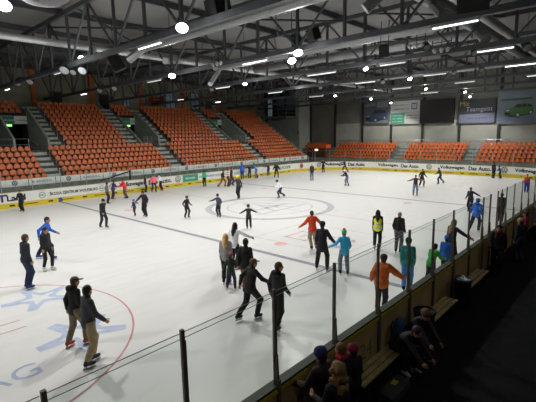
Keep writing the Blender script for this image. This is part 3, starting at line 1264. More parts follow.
def far_block(x0, x1, i0=0, i1=4, z_off=0.):
    for i in range(i0, i1 + 1):
        n = int((x1 - x0) / PS)
        for k in range(n):
            seat_geo(rest, x0 + (k + .5) * PS, FY0 + FP * i, far_tread(i) + z_off, -math.pi / 2)


far_block(-17.0, -6.7)
far_block(-5.3, 2.6)
far_block(4.1, 13.5)
far_block(-23.6, -19.4, 2, 4)
mb = MB()
for x0, x1 in ((-24.5, 14.5),):
    pr = [(FY0 - .35, 0)]
    for i in range(5):
        pr += [(FY0 + FP * i - .35, far_tread(i)), (FY0 + FP * i + .27, far_tread(i))]
    pr += [(FY0 + FP * 4 + 1.0, far_tread(4)), (FY0 + FP * 4 + 1.0, 0)]
    k = len(pr)
    mb.add([(x0, y, z) for y, z in pr] + [(x1, y, z) for y, z in pr],
           [tuple(reversed(range(k))), tuple(range(k, 2 * k))] + [(i, (i + 1) % k, (i + 1) % k + k, i + k) for i in range(k)])
mb.build('floor_far_terrace', M_concrete, kind='structure')
mb = MB()
mb.box((-24.5, FY0 - .5, 0), (14.5, FY0 - .36, 1.3))
mb.build('wall_far_stand_front', mat('#85877f', .8, var=.15), kind='structure')
stuff = rest.build('stadium_seats', SEATM, smooth=True)
tag(stuff, 'rows of orange seats in the farther blocks and at the far end', 'seats', kind='stuff')

# gangway mouths: side walls, dark back, sign, exit lamp, rail
M_wallg = mat('#98a096', .85, var=.15, scale=2)
for n, (a, b) in enumerate(VOMS):
    for y in ((a, b) if n else (-9.45, b)):
        mb = MB()
        xs = [rx(6) + .38, rx(12) - .32, rx(13) + .38]
        up_ = .22 if (n and y == a) else 1.0
        pts = [(rx(6) + .38, 4.0), (rx(6) + .38, 4.05 + up_), (rx(13) + .2, 4.1 + up_ + RIS * 7), (rx(13) + .2, 4.0)]
        V = [(x, y - .09, z) for x, z in pts] + [(x, y + .09, z) for x, z in pts]
        mb.add(V, [(0, 1, 2, 3), (7, 6, 5, 4), (0, 4, 5, 1), (1, 5, 6, 2), (2, 6, 7, 3), (3, 7, 4, 0)])
        mb.build('wall_gangway', M_wallg, kind='structure')
    mb = MB()
    mb.box((-30.3, a, 3.6), (rx(5) - .32, b, tread(6) - .45 + .43))
    mb.build('floor_gangway', M_concrete_d, kind='structure')
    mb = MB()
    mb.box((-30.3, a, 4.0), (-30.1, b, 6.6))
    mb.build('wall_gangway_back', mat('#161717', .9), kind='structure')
    nm = ('first', 'second', 'third')[n]
    s = thing('gangway_sign', f'green and white sign over the {nm} stand gangway from the left', 'sign', (rx(13) + .45, (a + b) / 2, 6.55), 'signs over the stand gangways')
    xs = rx(13) + .44
    y0, y1 = (a + .15, b + .2) if n else (-9.3, b - .12)
    mb = MB()
    mb.box((xs - .04, y0, 6.52), (xs, y1, 7.28))
    mb.build('sign_panel', mat('#d8dcd8', .6, var=.05), s, 'white panel')
    mb = MB()
    mb.box((xs, y0, 6.54), (xs + .012, y0 + (y1 - y0) * .56, 7.26))
    g = mb.build('sign_field', mat('#2f8465', .6, var=.1), s, 'green field')
    mb = MB()
    blur_letters(mb, Vector((xs + .016, y0 + .35, 6.78)), EY, EZ, 1.1, .22, n + 3)
    mb.build('sign_lettering', mat('#b9d6cb', .6, var=0), s)
    mb = MB()
    blur_letters(mb, Vector((xs + .006, y0 + (y1 - y0) * .62, 6.8)), EY, EZ, 1.0, .18, n + 8)
    mb.build('sign_lettering', mat('#6c7774', .6, var=0), s)
    ex = thing('exit_lamp', f'small lit green exit lamp under the {nm} gangway sign', 'exit lamp', (xs - .3, (a + b) / 2, 6.3), 'exit lamps in the gangways')
    mb = MB()
    yc = a + (b - a) * .6 if n else -8.3
    mb.box((xs - .35, yc - .27, 6.26), (xs - .28, yc + .27, 6.5))
    mb.build('lamp_housing', M_dark, ex)
    mb = MB()
    mb.box((xs - .28, yc - .24, 6.29), (xs - .265, yc + .24, 6.47))
    mb.build('lamp_face', mat('#9fe08a', .5, var=0, emit=2.2), ex)
    # tubular guard rail in front of the gangway floor edge
    r = thing('guard_rail', f'grey tubular guard rail in front of the {nm} stand gangway', 'railing', (rx(5) - .2, (a + b) / 2, tread(5)), 'guard rails at the stand gangways')
    xr = rx(5) - .26
    yb = b - 1.0 if n else b - 1.7
    for z in (tread(6) + .5, tread(6) + 1.0):
        mb = MB()
        mb.tube([(xr, a + .1, z), (xr, yb, z), (xr + .9, yb + .5, z - .6)], .03, 6)
        mb.build('rail', M_galv, r)
    for y in (a + .1, (a + yb) / 2, yb):
        mb = MB()
        mb.tube([(xr, y, tread(5) - .05), (xr, y, tread(6) + 1.0)], .03, 6)
        mb.build('rail_post', M_galv, r)


# stairs: half steps in pale concrete, each flight one thing with a rail
def stairs(y0, y1, i0, i1, label, rail_side):
    t = thing('stairs', label, 'stairs', (rx(i0), (y0 + y1) / 2, tread(i0)), 'concrete stairs between the seat blocks')
    mb = MB()
    for i in range(i0, i1 + 1):
        mb.box((rx(i) - .30, y0, tread(i) - .02), (rx(i) + .38, y1, tread(i) + .02))
        mb.box((rx(i) - .32, y0, tread(i)), (rx(i) + .03, y1, tread(i) + .23))
    mb.build('steps', mat('#b4b6b0', .9, var=.2, scale=3), t)
    mb = MB()
    for i in range(i0, i1 + 1):
        mb.box((rx(i) + .30, y0 + .1, tread(i) + .021), (rx(i) + .375, y1 - .1, tread(i) + .026))
        mb.box((rx(i) - .03, y0 + .1, tread(i) + .231), (rx(i) + .025, y1 - .1, tread(i) + .236))
    mb.build('step_nosing', mat('#26282a', .8, var=.1), t)
    ys = y0 if rail_side < 0 else y1
    mb = MB()
    a, b = (rx(i0) + .3, ys, tread(i0) + .95), (rx(i1) - .2, ys, tread(i1) + .95)
    mb.tube([a, b], .025, 6)
    mb.tube([(a[0], ys, a[2] - .45), (b[0], ys, b[2] - .45)], .018, 6)
    mb.build('handrail', M_galv, t)
    for i in range(i0, i1 + 1, 2):
        mb = MB()
        mb.tube([(rx(i), ys, tread(i)), (rx(i), ys, tread(i) + .93)], .02, 6)
        mb.build('rail_post', M_galv, t)


for n, (y0, y1) in enumerate([(-8.2, -7.05), (4.25, 5.55), (17.45, 18.75)]):
    stairs(y0, y1, 0, 5, f"{('first', 'second', 'third')[n]} concrete stair flight from the left in the lower tier", 1)
stairs(-6.5, -5.2, 6, 15, 'upper concrete stair flight right of the first gangway', 1)
stairs(1.55, 2.8, 6, 15, 'upper concrete stair flight left of the second gangway', -1)
stairs(14.95, 16.2, 6, 15, 'upper concrete stair flight left of the third gangway', -1)
stairs(5.25, 6.55, 6, 15, 'upper concrete stair flight right of the second gangway', -1)
stairs(18.95, 20.5, 6, 15, 'upper concrete stair flight right of the third gangway', -1)

# banner boards on the front of the stand: emblem and words in turn
y = -12.0
k = 0
SX = rx(0) + .46
while y < YE - 2:
    w = 2.05
    far = 'near' if y < 0 else 'far'
    b = thing('stand_banner', f"white banner with {'a ringed emblem' if k % 2 == 0 else 'a line of grey words'}, {ordinal(k + 1)} from left on the stand front", 'banner', (SX, y + w / 2, 1.36), 'white banners along the stand front')
    mb = MB()
    mb.box((SX + .0, y, 1.36), (SX + .03, y + w - .06, 1.90))
    mb.build('banner_panel', mat('#e2e3df', .6, var=.05, scale=3), b)
    mb = MB()
    if k % 2 == 0:
        round_letters(mb, Vector((SX + .036, y + w / 2, 1.63)), EY, EZ, .21)
        put_disc(mb, Vector((SX + .033, y + w / 2, 1.63)), EY, EZ, .2, mi=1)
        mb.build('banner_emblem', [mat('#3d4650', .6, var=0), mat('#a9b0b6', .6, var=0)], b)
    else:
        put_text(mb, 'B. BEHRENS', Vector((SX + .036, y + .25, 1.54)), EY, EZ, width=w - .6, height=.19)
        mb.build('banner_lettering', mat('#4a4f54', .6, var=0), b)
    y += w
    k += 1

# stair wall and rails at the far end of the long stand
mb = MB()
pr = [(rx(0) + .38, 0), (rx(0) + .38, 1.7), (rx(15), tread(15) + .4), (-31, tread(15) + .4), (-31, 0)]
V = [(x, YE, z) for x, z in pr] + [(x, YE + .15, z) for x, z in pr]
mb.add(V, [(0, 1, 2, 3, 4), (9, 8, 7, 6, 5)] + [(i, (i + 1) % 5, (i + 1) % 5 + 5, i + 5) for i in range(5)])
mb.build('wall_stand_end', M_wallg, kind='structure')
for yy, nm in ((YE + .08, 'along the far end of the long stand'), (YE + 1.6, 'of the end stairs behind the long stand')):
    r = thing('guard_rail', f'grey sloping guard rail {nm}', 'railing', (rx(6), yy, tread(6)))
    for dz in (.5, 1.0):
        mb = MB()
        mb.tube([(rx(0), yy, 1.75 + dz), (rx(15), yy, tread(15) + .4 + dz)], .03, 6)
        mb.build('rail', M_galv, r)
    for i in range(0, 16, 3):
        z = 1.75 + (tread(15) + .4 - 1.75) * i / 15
        mb = MB()
        mb.tube([(rx(i), yy, z - .6), (rx(i), yy, z + 1.0)], .03, 6)
        mb.build('rail_post', M_galv, r)

# far end: stairs between blocks, rails, small gangway with orange roof
for x0, x1, nm in ((-6.6, -5.4, 'left'), (2.75, 4.0, 'right')):
    t = thing('stairs', f'concrete stairs between orange blocks at the far end, {nm} flight', 'stairs', ((x0 + x1) / 2, FY0, .98))
    mb = MB()
    for i in range(5):
        mb.box((x0, FY0 + FP * i - .33, far_tread(i) - .02), (x1, FY0 + FP * i + .27, far_tread(i) + .02))
        mb.box((x0, FY0 + FP * i - .03, far_tread(i)), (x1, FY0 + FP * i + .27, far_tread(i) + .22))
    mb.build('steps', mat('#9a9c95', .9, var=.2, scale=3), t)
    for xs in (x0, x1):
        mb = MB()
        mb.tube([(xs, FY0 - .2, 1.95), (xs, FY0 + FP * 4, far_tread(4) + .95)], .025, 6)
        mb.build('handrail', M_galv, t)
t = thing('guard_rail', 'long grey tubular rail behind the far end seats', 'railing', (-2, FY0 + FP * 4 + .9, far_tread(4)))
yy = FY0 + FP * 4 + .9
for dz in (.55, 1.1):
    mb = MB()
    mb.tube([(-18, yy, far_tread(4) + dz), (14.4, yy, far_tread(4) + dz)], .03, 6)
    mb.build('rail', M_galv, t)
for k in range(14):
    mb = MB()
    mb.tube([(-18 + k * 2.49, yy, far_tread(4) - .05), (-18 + k * 2.49, yy, far_tread(4) + 1.1)], .03, 6)
    mb.build('rail_post', M_galv, t)
t = thing('gangway_canopy', 'orange canopy over a small far end gangway by the corner', 'canopy', (-19, FY0 - .2, 2.3))
mb = MB()
mb.box((-21.0, FY0 - .5, 2.75), (-17.4, FY0 + .8, 3.3))
mb.build('canopy_panel', mat('#e0622a', .6, var=.12, scale=1), t)
mb = MB()
mb.box((-20.4, FY0 - .56, 1.3), (-17.7, FY0 - .52, 2.72))
mb.build('gangway_opening', mat('#5a3128', .9, var=.1), t, 'dim reddish opening')
for x in (-20.7, -17.55):
    mb = MB()
    mb.box((x - .12, FY0 - .5, 1.2), (x + .12, FY0 - .3, 2.76))
    mb.build('canopy_post', mat('#8a3d20', .6), t)
ex = thing('exit_lamp', 'small lit exit lamp under the orange canopy', 'exit lamp', (-19.1, FY0 - .6, 2.45))
mb = MB()
mb.box((-19.45, FY0 - .68, 2.34), (-18.85, FY0 - .57, 2.62))
mb.build('lamp_housing', M_dark, ex)
mb = MB()
mb.box((-19.42, FY0 - .695, 2.36), (-18.88, FY0 - .682, 2.60))
mb.build('lamp_face', mat('#ffe9b0', .5, var=0, emit=3.5), ex)
for k in range(2):
    t = thing('white_sign_board', f"small white board on the far stand front, {('left', 'right')[k]} one of two", 'sign', (-6.6 + 1.6 * k, FY0 - .53, .95))
    mb = MB()
    mb.box((-7.2 + 1.55 * k, FY0 - .56, .92), (-5.75 + 1.55 * k, FY0 - .52, 1.3))
    mb.build('board_panel', mat('#b5bcc4', .6, var=.05), t)
    mb = MB()
    blur_letters(mb, Vector((-7.0 + 1.55 * k, FY0 - .566, 1.03)), EX, EZ, 1.0, .16, 20 + k)
    mb.build('board_lettering', mat('#6a7480', .6, var=0), t)
# ------------------------------------------------------------------ walls, banners, roof
M_w1 = mat('#6f7067', .85, var=.12, scale=.6)
M_w2 = mat('#a0a298', .85, var=.08, scale=.6)
FW = WY1


def wall(name, a, b, m):
    mb = MB()
    mb.box(a, b)
    return mb.build(name, m, kind='structure')


wall('wall_far', (WX0, FW, -.3), (WX1, FW + .3, ZR), M_w1)
for x0, x1 in ((-18.3, -13.5), (-13.3, -8.75), (-8.55, -4.05), (-3.85, .88), (1.08, 5.5), (5.7, 11.5), (11.7, 16.5)):
    wall('wall_far_panel', (x0, FW - .04, 2.6), (x1, FW, 6.5), M_w2)
for k, x in enumerate((-23.4, -18.4, -13.4, -8.65, -3.95, .98, 5.6, 11.6)):
    mb = MB()
    mb.box((x - .13, FW - .3, 0), (x + .13, FW, ZR - .3))
    mb.build(f'trim_{k + 1}', mat('#2d2f2e', .6, var=.1), kind='structure')
wall('wall_left', (WX0 - .3, WY0, -.3), (WX0, FW, ZR), mat('#31332d', .9, var=.2, scale=.5))
wall('wall_right', (WX1, WY0, -.3), (WX1 + .3, FW, ZR), mat('#1c1c1c', .9))
wall('wall_near', (WX0, WY0 - .3, -.3), (WX1, WY0, ZR), mat('#1c1c1c', .9))
# upper back wall of the stand with windows, pillars
BX = -31.0
wall('wall_stand_back', (BX - .2, -24, tread(15)), (BX, 33, ZR), mat('#7d7f6c', .9, var=.25, scale=.4))
for k, y in enumerate((-11.2, -4.4, 2.05, 8.7, 15.5, 22.2)):
    mb = MB()
    mb.box((BX, y - .22, tread(15)), (BX + .3, y + .22, ZR))
    mb.build(f'trim_{20 + k}', mat('#b05a2c', .6, var=.12), kind='structure')
for k, (y0, y1, z0, z1) in enumerate(((12.6, 14.1, 8.9, 11.2), (17.0, 18.4, 9.0, 11.3), (8.95, 9.4, 9.4, 11.2), (6.2, 7.1, 8.9, 10.2))):
    w = thing(f'window_{k + 1}', None, None, (BX, (y0 + y1) / 2, z0))
    w['kind'] = 'structure'
    mb = MB()
    mb.box((BX, y0, z0), (BX + .02, y1, z1))
    mb.build('pane', mat('#6f8391', .3, var=.3, scale=1.5, emit=.10), w)
    mb = MB()
    for a, b in (((y0 - .06, z0 - .06), (y0 + .02, z1 + .06)), ((y1 - .02, z0 - .06), (y1 + .06, z1 + .06)), ((y0, z1 - .02), (y1, z1 + .06)), ((y0, z0 - .06), (y1, z0 + .02)),
                 (((y0 + y1) / 2 - .03, z0), ((y0 + y1) / 2 + .03, z1)), ((y0, (z0 + z1) / 2 - .03), (y1, (z0 + z1) / 2 + .03))):
        mb.box((BX, a[0], a[1]), (BX + .07, b[0], b[1]))
    mb.build('window_frame', mat('#2a2c2c', .6), w)
t = thing('wall_banner', 'dark red cloth banner on the back wall above the stand', 'banner', (BX + .05, 11.2, 9.5))
mb = MB()
P = []
for i in range(9):
    u = i / 8
    P.append((BX + .06 + .05 * math.sin(u * 9), 9.9 + 2.5 * u, 10.7 - .35 * math.sin(u * math.pi)))
Q_ = [(x, y, z - .85 - .12 * math.sin(k * .8)) for k, (x, y, z) in enumerate(P)]
mb.add(P + Q_, [(i, i + 1, i + 10, i + 9) for i in range(8)])
mb.build('banner_cloth', mat('#8a2f28', .9, var=.2), t)
mb = MB()
blur_letters(mb, Vector((BX + .14, 10.5, 9.95)), EY, EZ, 1.3, .22, 31)
mb.build('banner_lettering', mat('#b59a8e', .8, var=0), t)
# doors and boxes on the upper walkway
for k, y in enumerate((-2.0, 3.6, 20.3)):
    d = thing(f'door_{k + 1}', None, None, (BX, y, tread(15)))
    d['kind'] = 'structure'
    mb = MB()
    mb.box((BX, y - .6, tread(15)), (BX + .05, y + .6, tread(15) + 2.2))
    mb.build('door_leaf', mat('#1d1f20', .6), d)
    mb = MB()
    for a, b in ((y - .7, y - .6), (y + .6, y + .7)): mb.box((BX, a, tread(15)), (BX + .08, b, tread(15) + 2.3))
    mb.box((BX, y - .7, tread(15) + 2.2), (BX + .08, y + .7, tread(15) + 2.3))
    mb.build('door_frame', mat('#6a6b66', .6), d)

# corner balcony box
b = thing('balcony', 'grey glazed balcony box in the far left corner under the roof', 'balcony', (-27.5, 33, 7.6))
mb = MB()
mb.box((BX, 30.5, 7.6), (-23.9, FW, 7.95))
mb.build('balcony_slab', mat('#62655f', .8, var=.12), b)
mb = MB()
mb.box((BX, 33.6, 7.95), (-23.9, 33.75, ZR - .2))
mb.build('back_wall', mat('#2d302d', .9), b)
for k, (x0, x1, z0, z1) in enumerate(((-30.6, -29.6, 8.2, 11.4), (-28.6, -26.8, 9.2, 11.4), (-26.4, -24.4, 9.2, 11.0))):
    mb = MB()
    mb.box((x0 - .08, 33.5, z0 - .08), (x1 + .08, 33.6, z1 + .08))
    fr = mb.build('window', mat('#202322', .6), b)
    mb = MB()
    mb.box((x0, 33.48, z0), (x1, 33.495, z1))
    mb.build('pane', mat('#7f97a8' if k == 0 else '#4c5a60', .3, var=.3, scale=1, emit=.22 if k == 0 else .04), fr)
for z in (8.45, 9.0):
    mb = MB()
    mb.tube([(BX, 30.6, z), (-24, 30.6, z), (-24, 33.5, z)], .03, 6)
    mb.build('rail', M_galv, b)
for x in (-30.5, -28.9, -27.3, -25.6, -24):
    mb = MB()
    mb.tube([(x, 30.6, 7.9), (x, 30.6, 9.0)], .03, 6)
    mb.build('rail_post', M_galv, b)
wall('wall_corner', (-24.3, 33.4, 0), (-23.5, FW, ZR), mat('#a2a79e', .85, var=.1))
wall('wall_under_balcony', (BX, 33.6, 0), (-24.2, 33.8, 7.6), mat('#a0a89f', .9, var=.15))
t = thing('fire_alarm_box', 'small red box on the corner wall below the balcony', 'alarm box', (-23.75, 33.36, 5.2))
mb = MB()
mb.box((-23.95, 33.3, 5.0), (-23.6, 33.39, 5.45))
mb.build('alarm_housing', mat('#8a2a26', .5), t)
mb = MB()
mb.lathe([(.07, 0), (.07, .03), (0, .04)], 12, M=Matrix.Translation((-23.77, 33.3, 5.2)) @ Matrix.Rotation(math.pi / 2, 4, 'X'))
mb.build('alarm_button', mat('#c8c8c0', .5), t)

# ---- banners high on the far wall
BY = FW - .32


def P3(x, z): return Vector((x, BY - .06, z))


def far_banner(label, x0, x1, z0, z1, hexa, name='wall_banner', cat='banner'):
    t = thing(name, label, cat, ((x0 + x1) / 2, BY, z0))
    mb = MB()
    mb.box((x0, BY - .05, z0), (x1, BY, z1))
    mb.build('banner_panel', mat(hexa, .6, var=.08, scale=.5), t)
    return t


def flat(t, name, hexa, polys, lift=.012, label=None):
    m = MB()
    for p in polys: m.poly([Vector((x, BY - .05 - lift, z)) for x, z in p])
    return m.build(name, mat(hexa, .6, var=.06), t, label)


def car(t, cx_, cz, s, body, dark, light):
    """three-quarter car drawn flat on a banner, front to the left"""
    q = lambda pts: [(cx_ + a * s, cz + b * s) for a, b in pts]
    flat(t, 'car_picture', body, [q([(-1.0, -.28), (-.98, .05), (-.72, .17), (-.42, .25), (-.12, .52), (.45, .56), (.86, .42), (.98, .2), (1.0, -.12), (.9, -.22), (.2, -.42), (-.7, -.42)])], .012, 'picture of a car')
    flat(t, 'car_picture', dark, [q([(-.38, .25), (-.10, .47), (.18, .49), (.12, .24)]), q([(.18, .24), (.24, .49), (.5, .49), (.5, .25)]), q([(.56, .26), (.56, .49), (.8, .40), (.86, .27)]),
                                  q([(-.96, -.22), (-.93, -.1), (-.55, -.16), (-.58, -.32), (-.88, -.32)]),
                                  q([(-.05 + .17 * math.cos(a), -.33 + .21 * math.sin(a)) for a in [k * .45 for k in range(14)]]),
                                  q([(.80 + .13 * math.cos(a), -.16 + .18 * math.sin(a)) for a in [k * .45 for k in range(14)]]),
                                  q([(-.95, -.34), (-.6, -.46), (.0, -.46), (.9, -.28), (.9, -.2), (-.1, -.38)])], .02, 'dark glass and wheels')
    flat(t, 'car_picture', light, [q([(-.92, .02), (-.74, .1), (-.60, .04), (-.8, -.04)]), q([(-.05 + .10 * math.cos(a), -.33 + .13 * math.sin(a)) for a in [k * .45 for k in range(14)]]),
                                   q([(.80 + .07 * math.cos(a), -.16 + .11 * math.sin(a)) for a in [k * .45 for k in range(14)]])], .028, 'lamps and hubs')


t = far_banner('dim banner with a dark blue car in a street', -13.1, -8.95, 6.25, 9.75, '#4b5054')
flat(t, 'street_picture', '#6d7376', [[(-12.9, 8.9), (-11.2, 9.0), (-11.2, 9.5), (-12.9, 9.4)], [(-10.9, 8.7), (-9.1, 8.7), (-9.1, 9.55), (-10.9, 9.5)], [(-12.9, 6.4), (-9.1, 6.4), (-9.1, 6.9), (-12.9, 6.7)]], .008)
car(t, -11.0, 7.45, 1.75, '#2e3b50', '#1c2025', '#7d8b9a')
t = far_banner('white and green banner of four adverts right of blue car banner', -8.7, -4.35, 6.15, 9.4, '#a9aca8')
flat(t, 'advert_panel', '#2f7a62', [[(-8.62, 6.22), (-6.55, 6.22), (-6.55, 7.75), (-8.62, 7.75)]], .01, 'green panel')
flat(t, 'advert_panel', '#7c807d', [[(-6.5, 7.78), (-4.42, 7.78), (-4.42, 7.72), (-6.5, 7.72)], [(-8.62, 7.78), (-6.5, 7.78), (-6.5, 7.74), (-8.62, 7.74)]], .011)
m = MB()
blur_letters(m, Vector((-8.35, BY - .065, 8.75)), EX, EZ, 2.5, .22, 41)
blur_letters(m, Vector((-8.35, BY - .065, 8.2)), EX, EZ, 2.5, .26, 42)
blur_letters(m, Vector((-6.3, BY - .065, 7.25)), EX, EZ, 1.7, .24, 43)
blur_letters(m, Vector((-6.3, BY - .065, 6.9)), EX, EZ, 1.7, .22, 44)
m.build('advert_lettering', mat('#4a4e52', .7, var=0), t)
m = MB()
for k in range(3): blur_letters(m, Vector((-8.4, BY - .07, 7.3 - .42 * k)), EX, EZ, 1.5, .17, 45 + k)
m.build('advert_lettering', mat('#a9c4b8', .7, var=0), t, 'pale words on the green panel')
m = MB()
put_rect(m, Vector((-5.15, BY - .062, 8.6)), EX, EZ, -.42, -.45, .42, .45, 0)
put_ring(m, Vector((-5.15, BY - .07, 8.6)), EX, EZ, .22, .30, mi=1)
put_stroke(m, Vector((-5.15, BY - .07, 8.6)), EX, EZ, (-.3, -.3), (.3, .3), .1, 1)
put_stroke(m, Vector((-5.15, BY - .07, 8.6)), EX, EZ, (-.3, .3), (.3, -.3), .1, 1)
m.build('advert_emblem', [mat('#2c3566', .6, var=0), mat('#b9bcc4', .6, var=0)], t, 'blue square emblem')

t = thing('scoreboard', 'large black switched off scoreboard on the far wall', 'scoreboard', (-2.1, BY, 6.1))
mb = MB()
mb.box((-4.2, BY - .25, 6.15), (.25, FW - .045, 9.3))
mb.build('scoreboard_housing', mat('#1b1c1d', .7), t)
mb = MB()
mb.box((-4.02, BY - .27, 6.3), (.07, BY - .25, 9.12))
mb.build('scoreboard_face', mat('#0b0b0c', .5, var=.1), t)
t = far_banner('dark banner reading Mit Teamgeist with pale strip below', .72, 5.2, 5.95, 9.0, '#33363c')
flat(t, 'advert_panel', '#676c80', [[(.95, 5.98), (5.1, 5.98), (5.1, 7.2), (.95, 7.1)]], .01, 'pale grey strip')
m = MB()
put_text(m, 'Mit', Vector((.95, BY - .065, 8.15)), EX, EZ, height=.62, width=1.15)
m.build('banner_lettering', mat('#a49c3e', .6, var=0), t, 'yellow word')
m = MB()
put_text(m, 'Teamgeist', Vector((1.75, BY - .065, 7.3)), EX, EZ, height=.72, width=3.1)
m.build('banner_lettering', mat('#a7a9ac', .6, var=0), t, 'pale word')
m = MB()
blur_letters(m, Vector((1.9, BY - .068, 6.5)), EX, EZ, 2.4, .28, 51)
m.build('banner_lettering', mat('#494e62', .6, var=0), t)
t = far_banner('pale blue banner with a green car at the right edge', 5.35, 13.0, 5.75, 9.75, '#6d7884')
flat(t, 'advert_panel', '#2f5f47', [[(5.7, 8.5), (9.0, 8.55), (9.0, 8.8), (5.7, 8.75)]], .01, 'dark green bar')
flat(t, 'advert_panel', '#697789', [[(5.4, 5.8), (12.9, 5.8), (12.9, 6.5), (9, 6.7), (5.4, 7.2)]], .006)
car(t, 7.7, 7.3, 1.55, '#45703a', '#272c2a', '#aebcae')
car(t, 10.9, 7.6, 1.45, '#3a6236', '#272c2a', '#aebcae')

# ---- roof
wall('ceiling', (WX0, WY0, ZR), (WX1, FW, ZR + .2), deck_mat())
ZB, ZT = 9.4, 12.4
TY = [-23.6, -16.8, -9.95, -3.3, 3.5, 10.4, 17.3, 24.2, 31.1]
PX = 2.83
PH = [0, -.1, -1.3, -.45, -.4, -.5, -.5, -.5, -.5]
m = MB(); m.box((WX0 + .4, -.1, -.13), (WX1 - .4, .1, .13)); chord = m.build('t', M_steel); me_ch = chord.data
m = MB(); m.bar((0, 0, 0), (0, 0, ZT - ZB), .13, .13); me_v = m.build('t', M_steel_d).data
m = MB(); m.bar((0, 0, 0), (PX, 0, ZT - ZB), .09, .09); me_d1 = m.build('t', M_steel).data
m = MB(); m.bar((0, 0, 0), (-PX, 0, ZT - ZB), .09, .09); me_d2 = m.build('t', M_steel).data
for o in [o for o in COL.objects if o.name.split('.')[0] == 't']: bpy.data.objects.remove(o)


def inst(name, me, parent, loc):
    o = bpy.data.objects.new(name, me)
    COL.objects.link(o)
    o.parent = parent
    o.location = Vector(loc) - parent.location
    return o


for me_, nm_ in ((me_ch, 'truss_chord'), (me_v, 'truss_strut'), (me_d1, 'truss_diagonal'), (me_d2, 'truss_diagonal')): me_.name = nm_
POS = ['behind the camera', 'nearest', 'second nearest', 'third nearest', 'fourth nearest', 'fifth nearest', 'sixth nearest', 'seventh nearest', 'farthest']
for k, y in enumerate(TY):
    t = thing('roof_truss', f'grey steel roof truss across the hall, {POS[k]} of the row', 'roof truss', (0, y, ZB), 'steel trusses under the roof')
    inst('bottom_chord', me_ch, t, (0, y, ZB))
    inst('top_chord', me_ch, t, (0, y, ZT))
    n0 = int((WX0 + 1 - PH[k]) / PX)
    for j in range(n0, 10):
        x = PH[k] + j * PX
        if x < WX0 + 1 or x > WX1 - 1: continue
        inst('vertical_strut', me_v, t, (x, y, ZB))
        if j % 2 == 0:
            inst('diagonal_strut', me_d1, t, (x, y, ZB))
            inst('diagonal_strut', me_d2, t, (x, y, ZB))
for k, x in enumerate((-30.5, -25, -19.4, -13.8, -8.2, -2.5, 3.1, 8.7, 14.4, 20)):
    mb = MB()
    mb.box((x - .07, WY0 + .1, 12.52), (x + .07, FW - .1, 12.86))
    mb.build('roof_purlin', M_steel_d, kind='structure')['label'] = f'steel purlin under the roof deck, {ordinal(k + 1)} from the left'
# bracing lines between trusses
for k, (x, ya, yb) in enumerate([(-11.0, -9.95, -3.3), (-2, -3.3, 3.5), (6, 3.5, 10.4), (-8, 3.5, 10.4), (2, 10.4, 17.3), (9, 17.3, 24.2), (-14, -3.3, 3.5), (12, -3.3, 3.5)]):
    mb = MB()
    mb.bar((x, ya, ZT - .1), (x + 5.6, yb, ZT - .1), .1, .1)
    mb.bar((x + 5.6, ya, ZT - .12), (x, yb, ZT - .12), .1, .1)
    tag(mb.build('roof_brace', M_steel_d), f'thin crossed steel bracing between trusses, {ordinal(k + 1)} pair', 'roof brace', 'crossed bracing under the roof')


# ducts
def duct(label, pts, r, branches=(), m=None, ribs=.6):
    t = thing('air_duct', label, 'air duct', pts[0])
    mb = MB()
    mb.tube(pts, r, 14)
    mb.build('duct_pipe', m or M_galv, t, smooth=False)
    a, b = Vector(pts[0]), Vector(pts[-1])
    n_ = max(2, int((b - a).length / 7))
    for k in range(n_):
        p = a.lerp(b, (k + .5) / n_)
        mb = MB()
        mb.bar(p, (p.x, p.y, ZR), .025, .025)
        mb.build('hanger', M_steel_d, t)
    for p, q, rr in branches:
        mb = MB()
        mid = Vector(p).lerp(Vector(q), .5)
        mb.tube([p, mid, q], [rr, rr, rr * 1.15], 10)
        mb.build('duct_branch', m or M_galv, t)
    return t


duct('bright silver duct running lengthwise above the left part of the ice', [(-8, WY0 + .5, 10.77), (-8, FW - 1, 10.77)], .2,
     [((-8, -7.9, 10.7), (-6.0, -9.7, 9.65), .17), ((-8, -1.2, 10.75), (-6.0, -3.9, 10.2), .2), ((-8, 2.9, 10.65), (-7.0, .85, 9.1), .17), ((-8, 11.2, 10.7), (-6.4, 10.8, 9.5), .17)], mat('#c4c7c8', .3, .6, .08, 4))
M_flex = mat('#8b8d8f', .45, .5, .15, 9)
duct('thick grey duct across the hall between the two nearest trusses', [(-3.5, -7, 10.3), (11.05, -7, 10.3)], .27, [((-3.3, -7, 10.3), (-4.6, -7.4, 9.7), .22)], M_flex, .3)
duct('grey duct crossing the hall above the middle of the ice', [(-6.5, 1.2, 10.33), (11.05, 1.2, 10.33)], .26, (), M_flex)
duct('second grey crossing duct just beyond the middle one', [(-6.5, 5.6, 10.6), (11.05, 5.6, 10.6)], .30, (), M_flex)
duct('dim grey crossing duct in the far half of the hall', [(-7.5, 19.5, 10.6), (11.05, 19.5, 10.6)], .26, (), M_flex)
duct('thick silver duct running lengthwise above the right boards', [(11.4, WY0 + .5, 10.8), (11.4, FW - 1, 10.8)], .33,
     [((11.4, -1.5, 10.7), (12.4, -2.6, 9.7), .24), ((11.4, 4.5, 10.7), (12.4, 3.4, 9.7), .24), ((11.4, -5.0, 10.7), (10.4, -5.6, 9.8), .2)], M_flex, .4)
duct('upper silver duct beside the one above the right boards', [(13.0, WY0 + .5, 10.2), (13.0, 14, 10.2)], .22, (), mat('#b3b5b6', .35, .6, .1, 5))


# ---- lights
def aim(o, d):
    o.rotation_euler = Vector(d).to_track_quat('-Z', 'Y').to_euler()


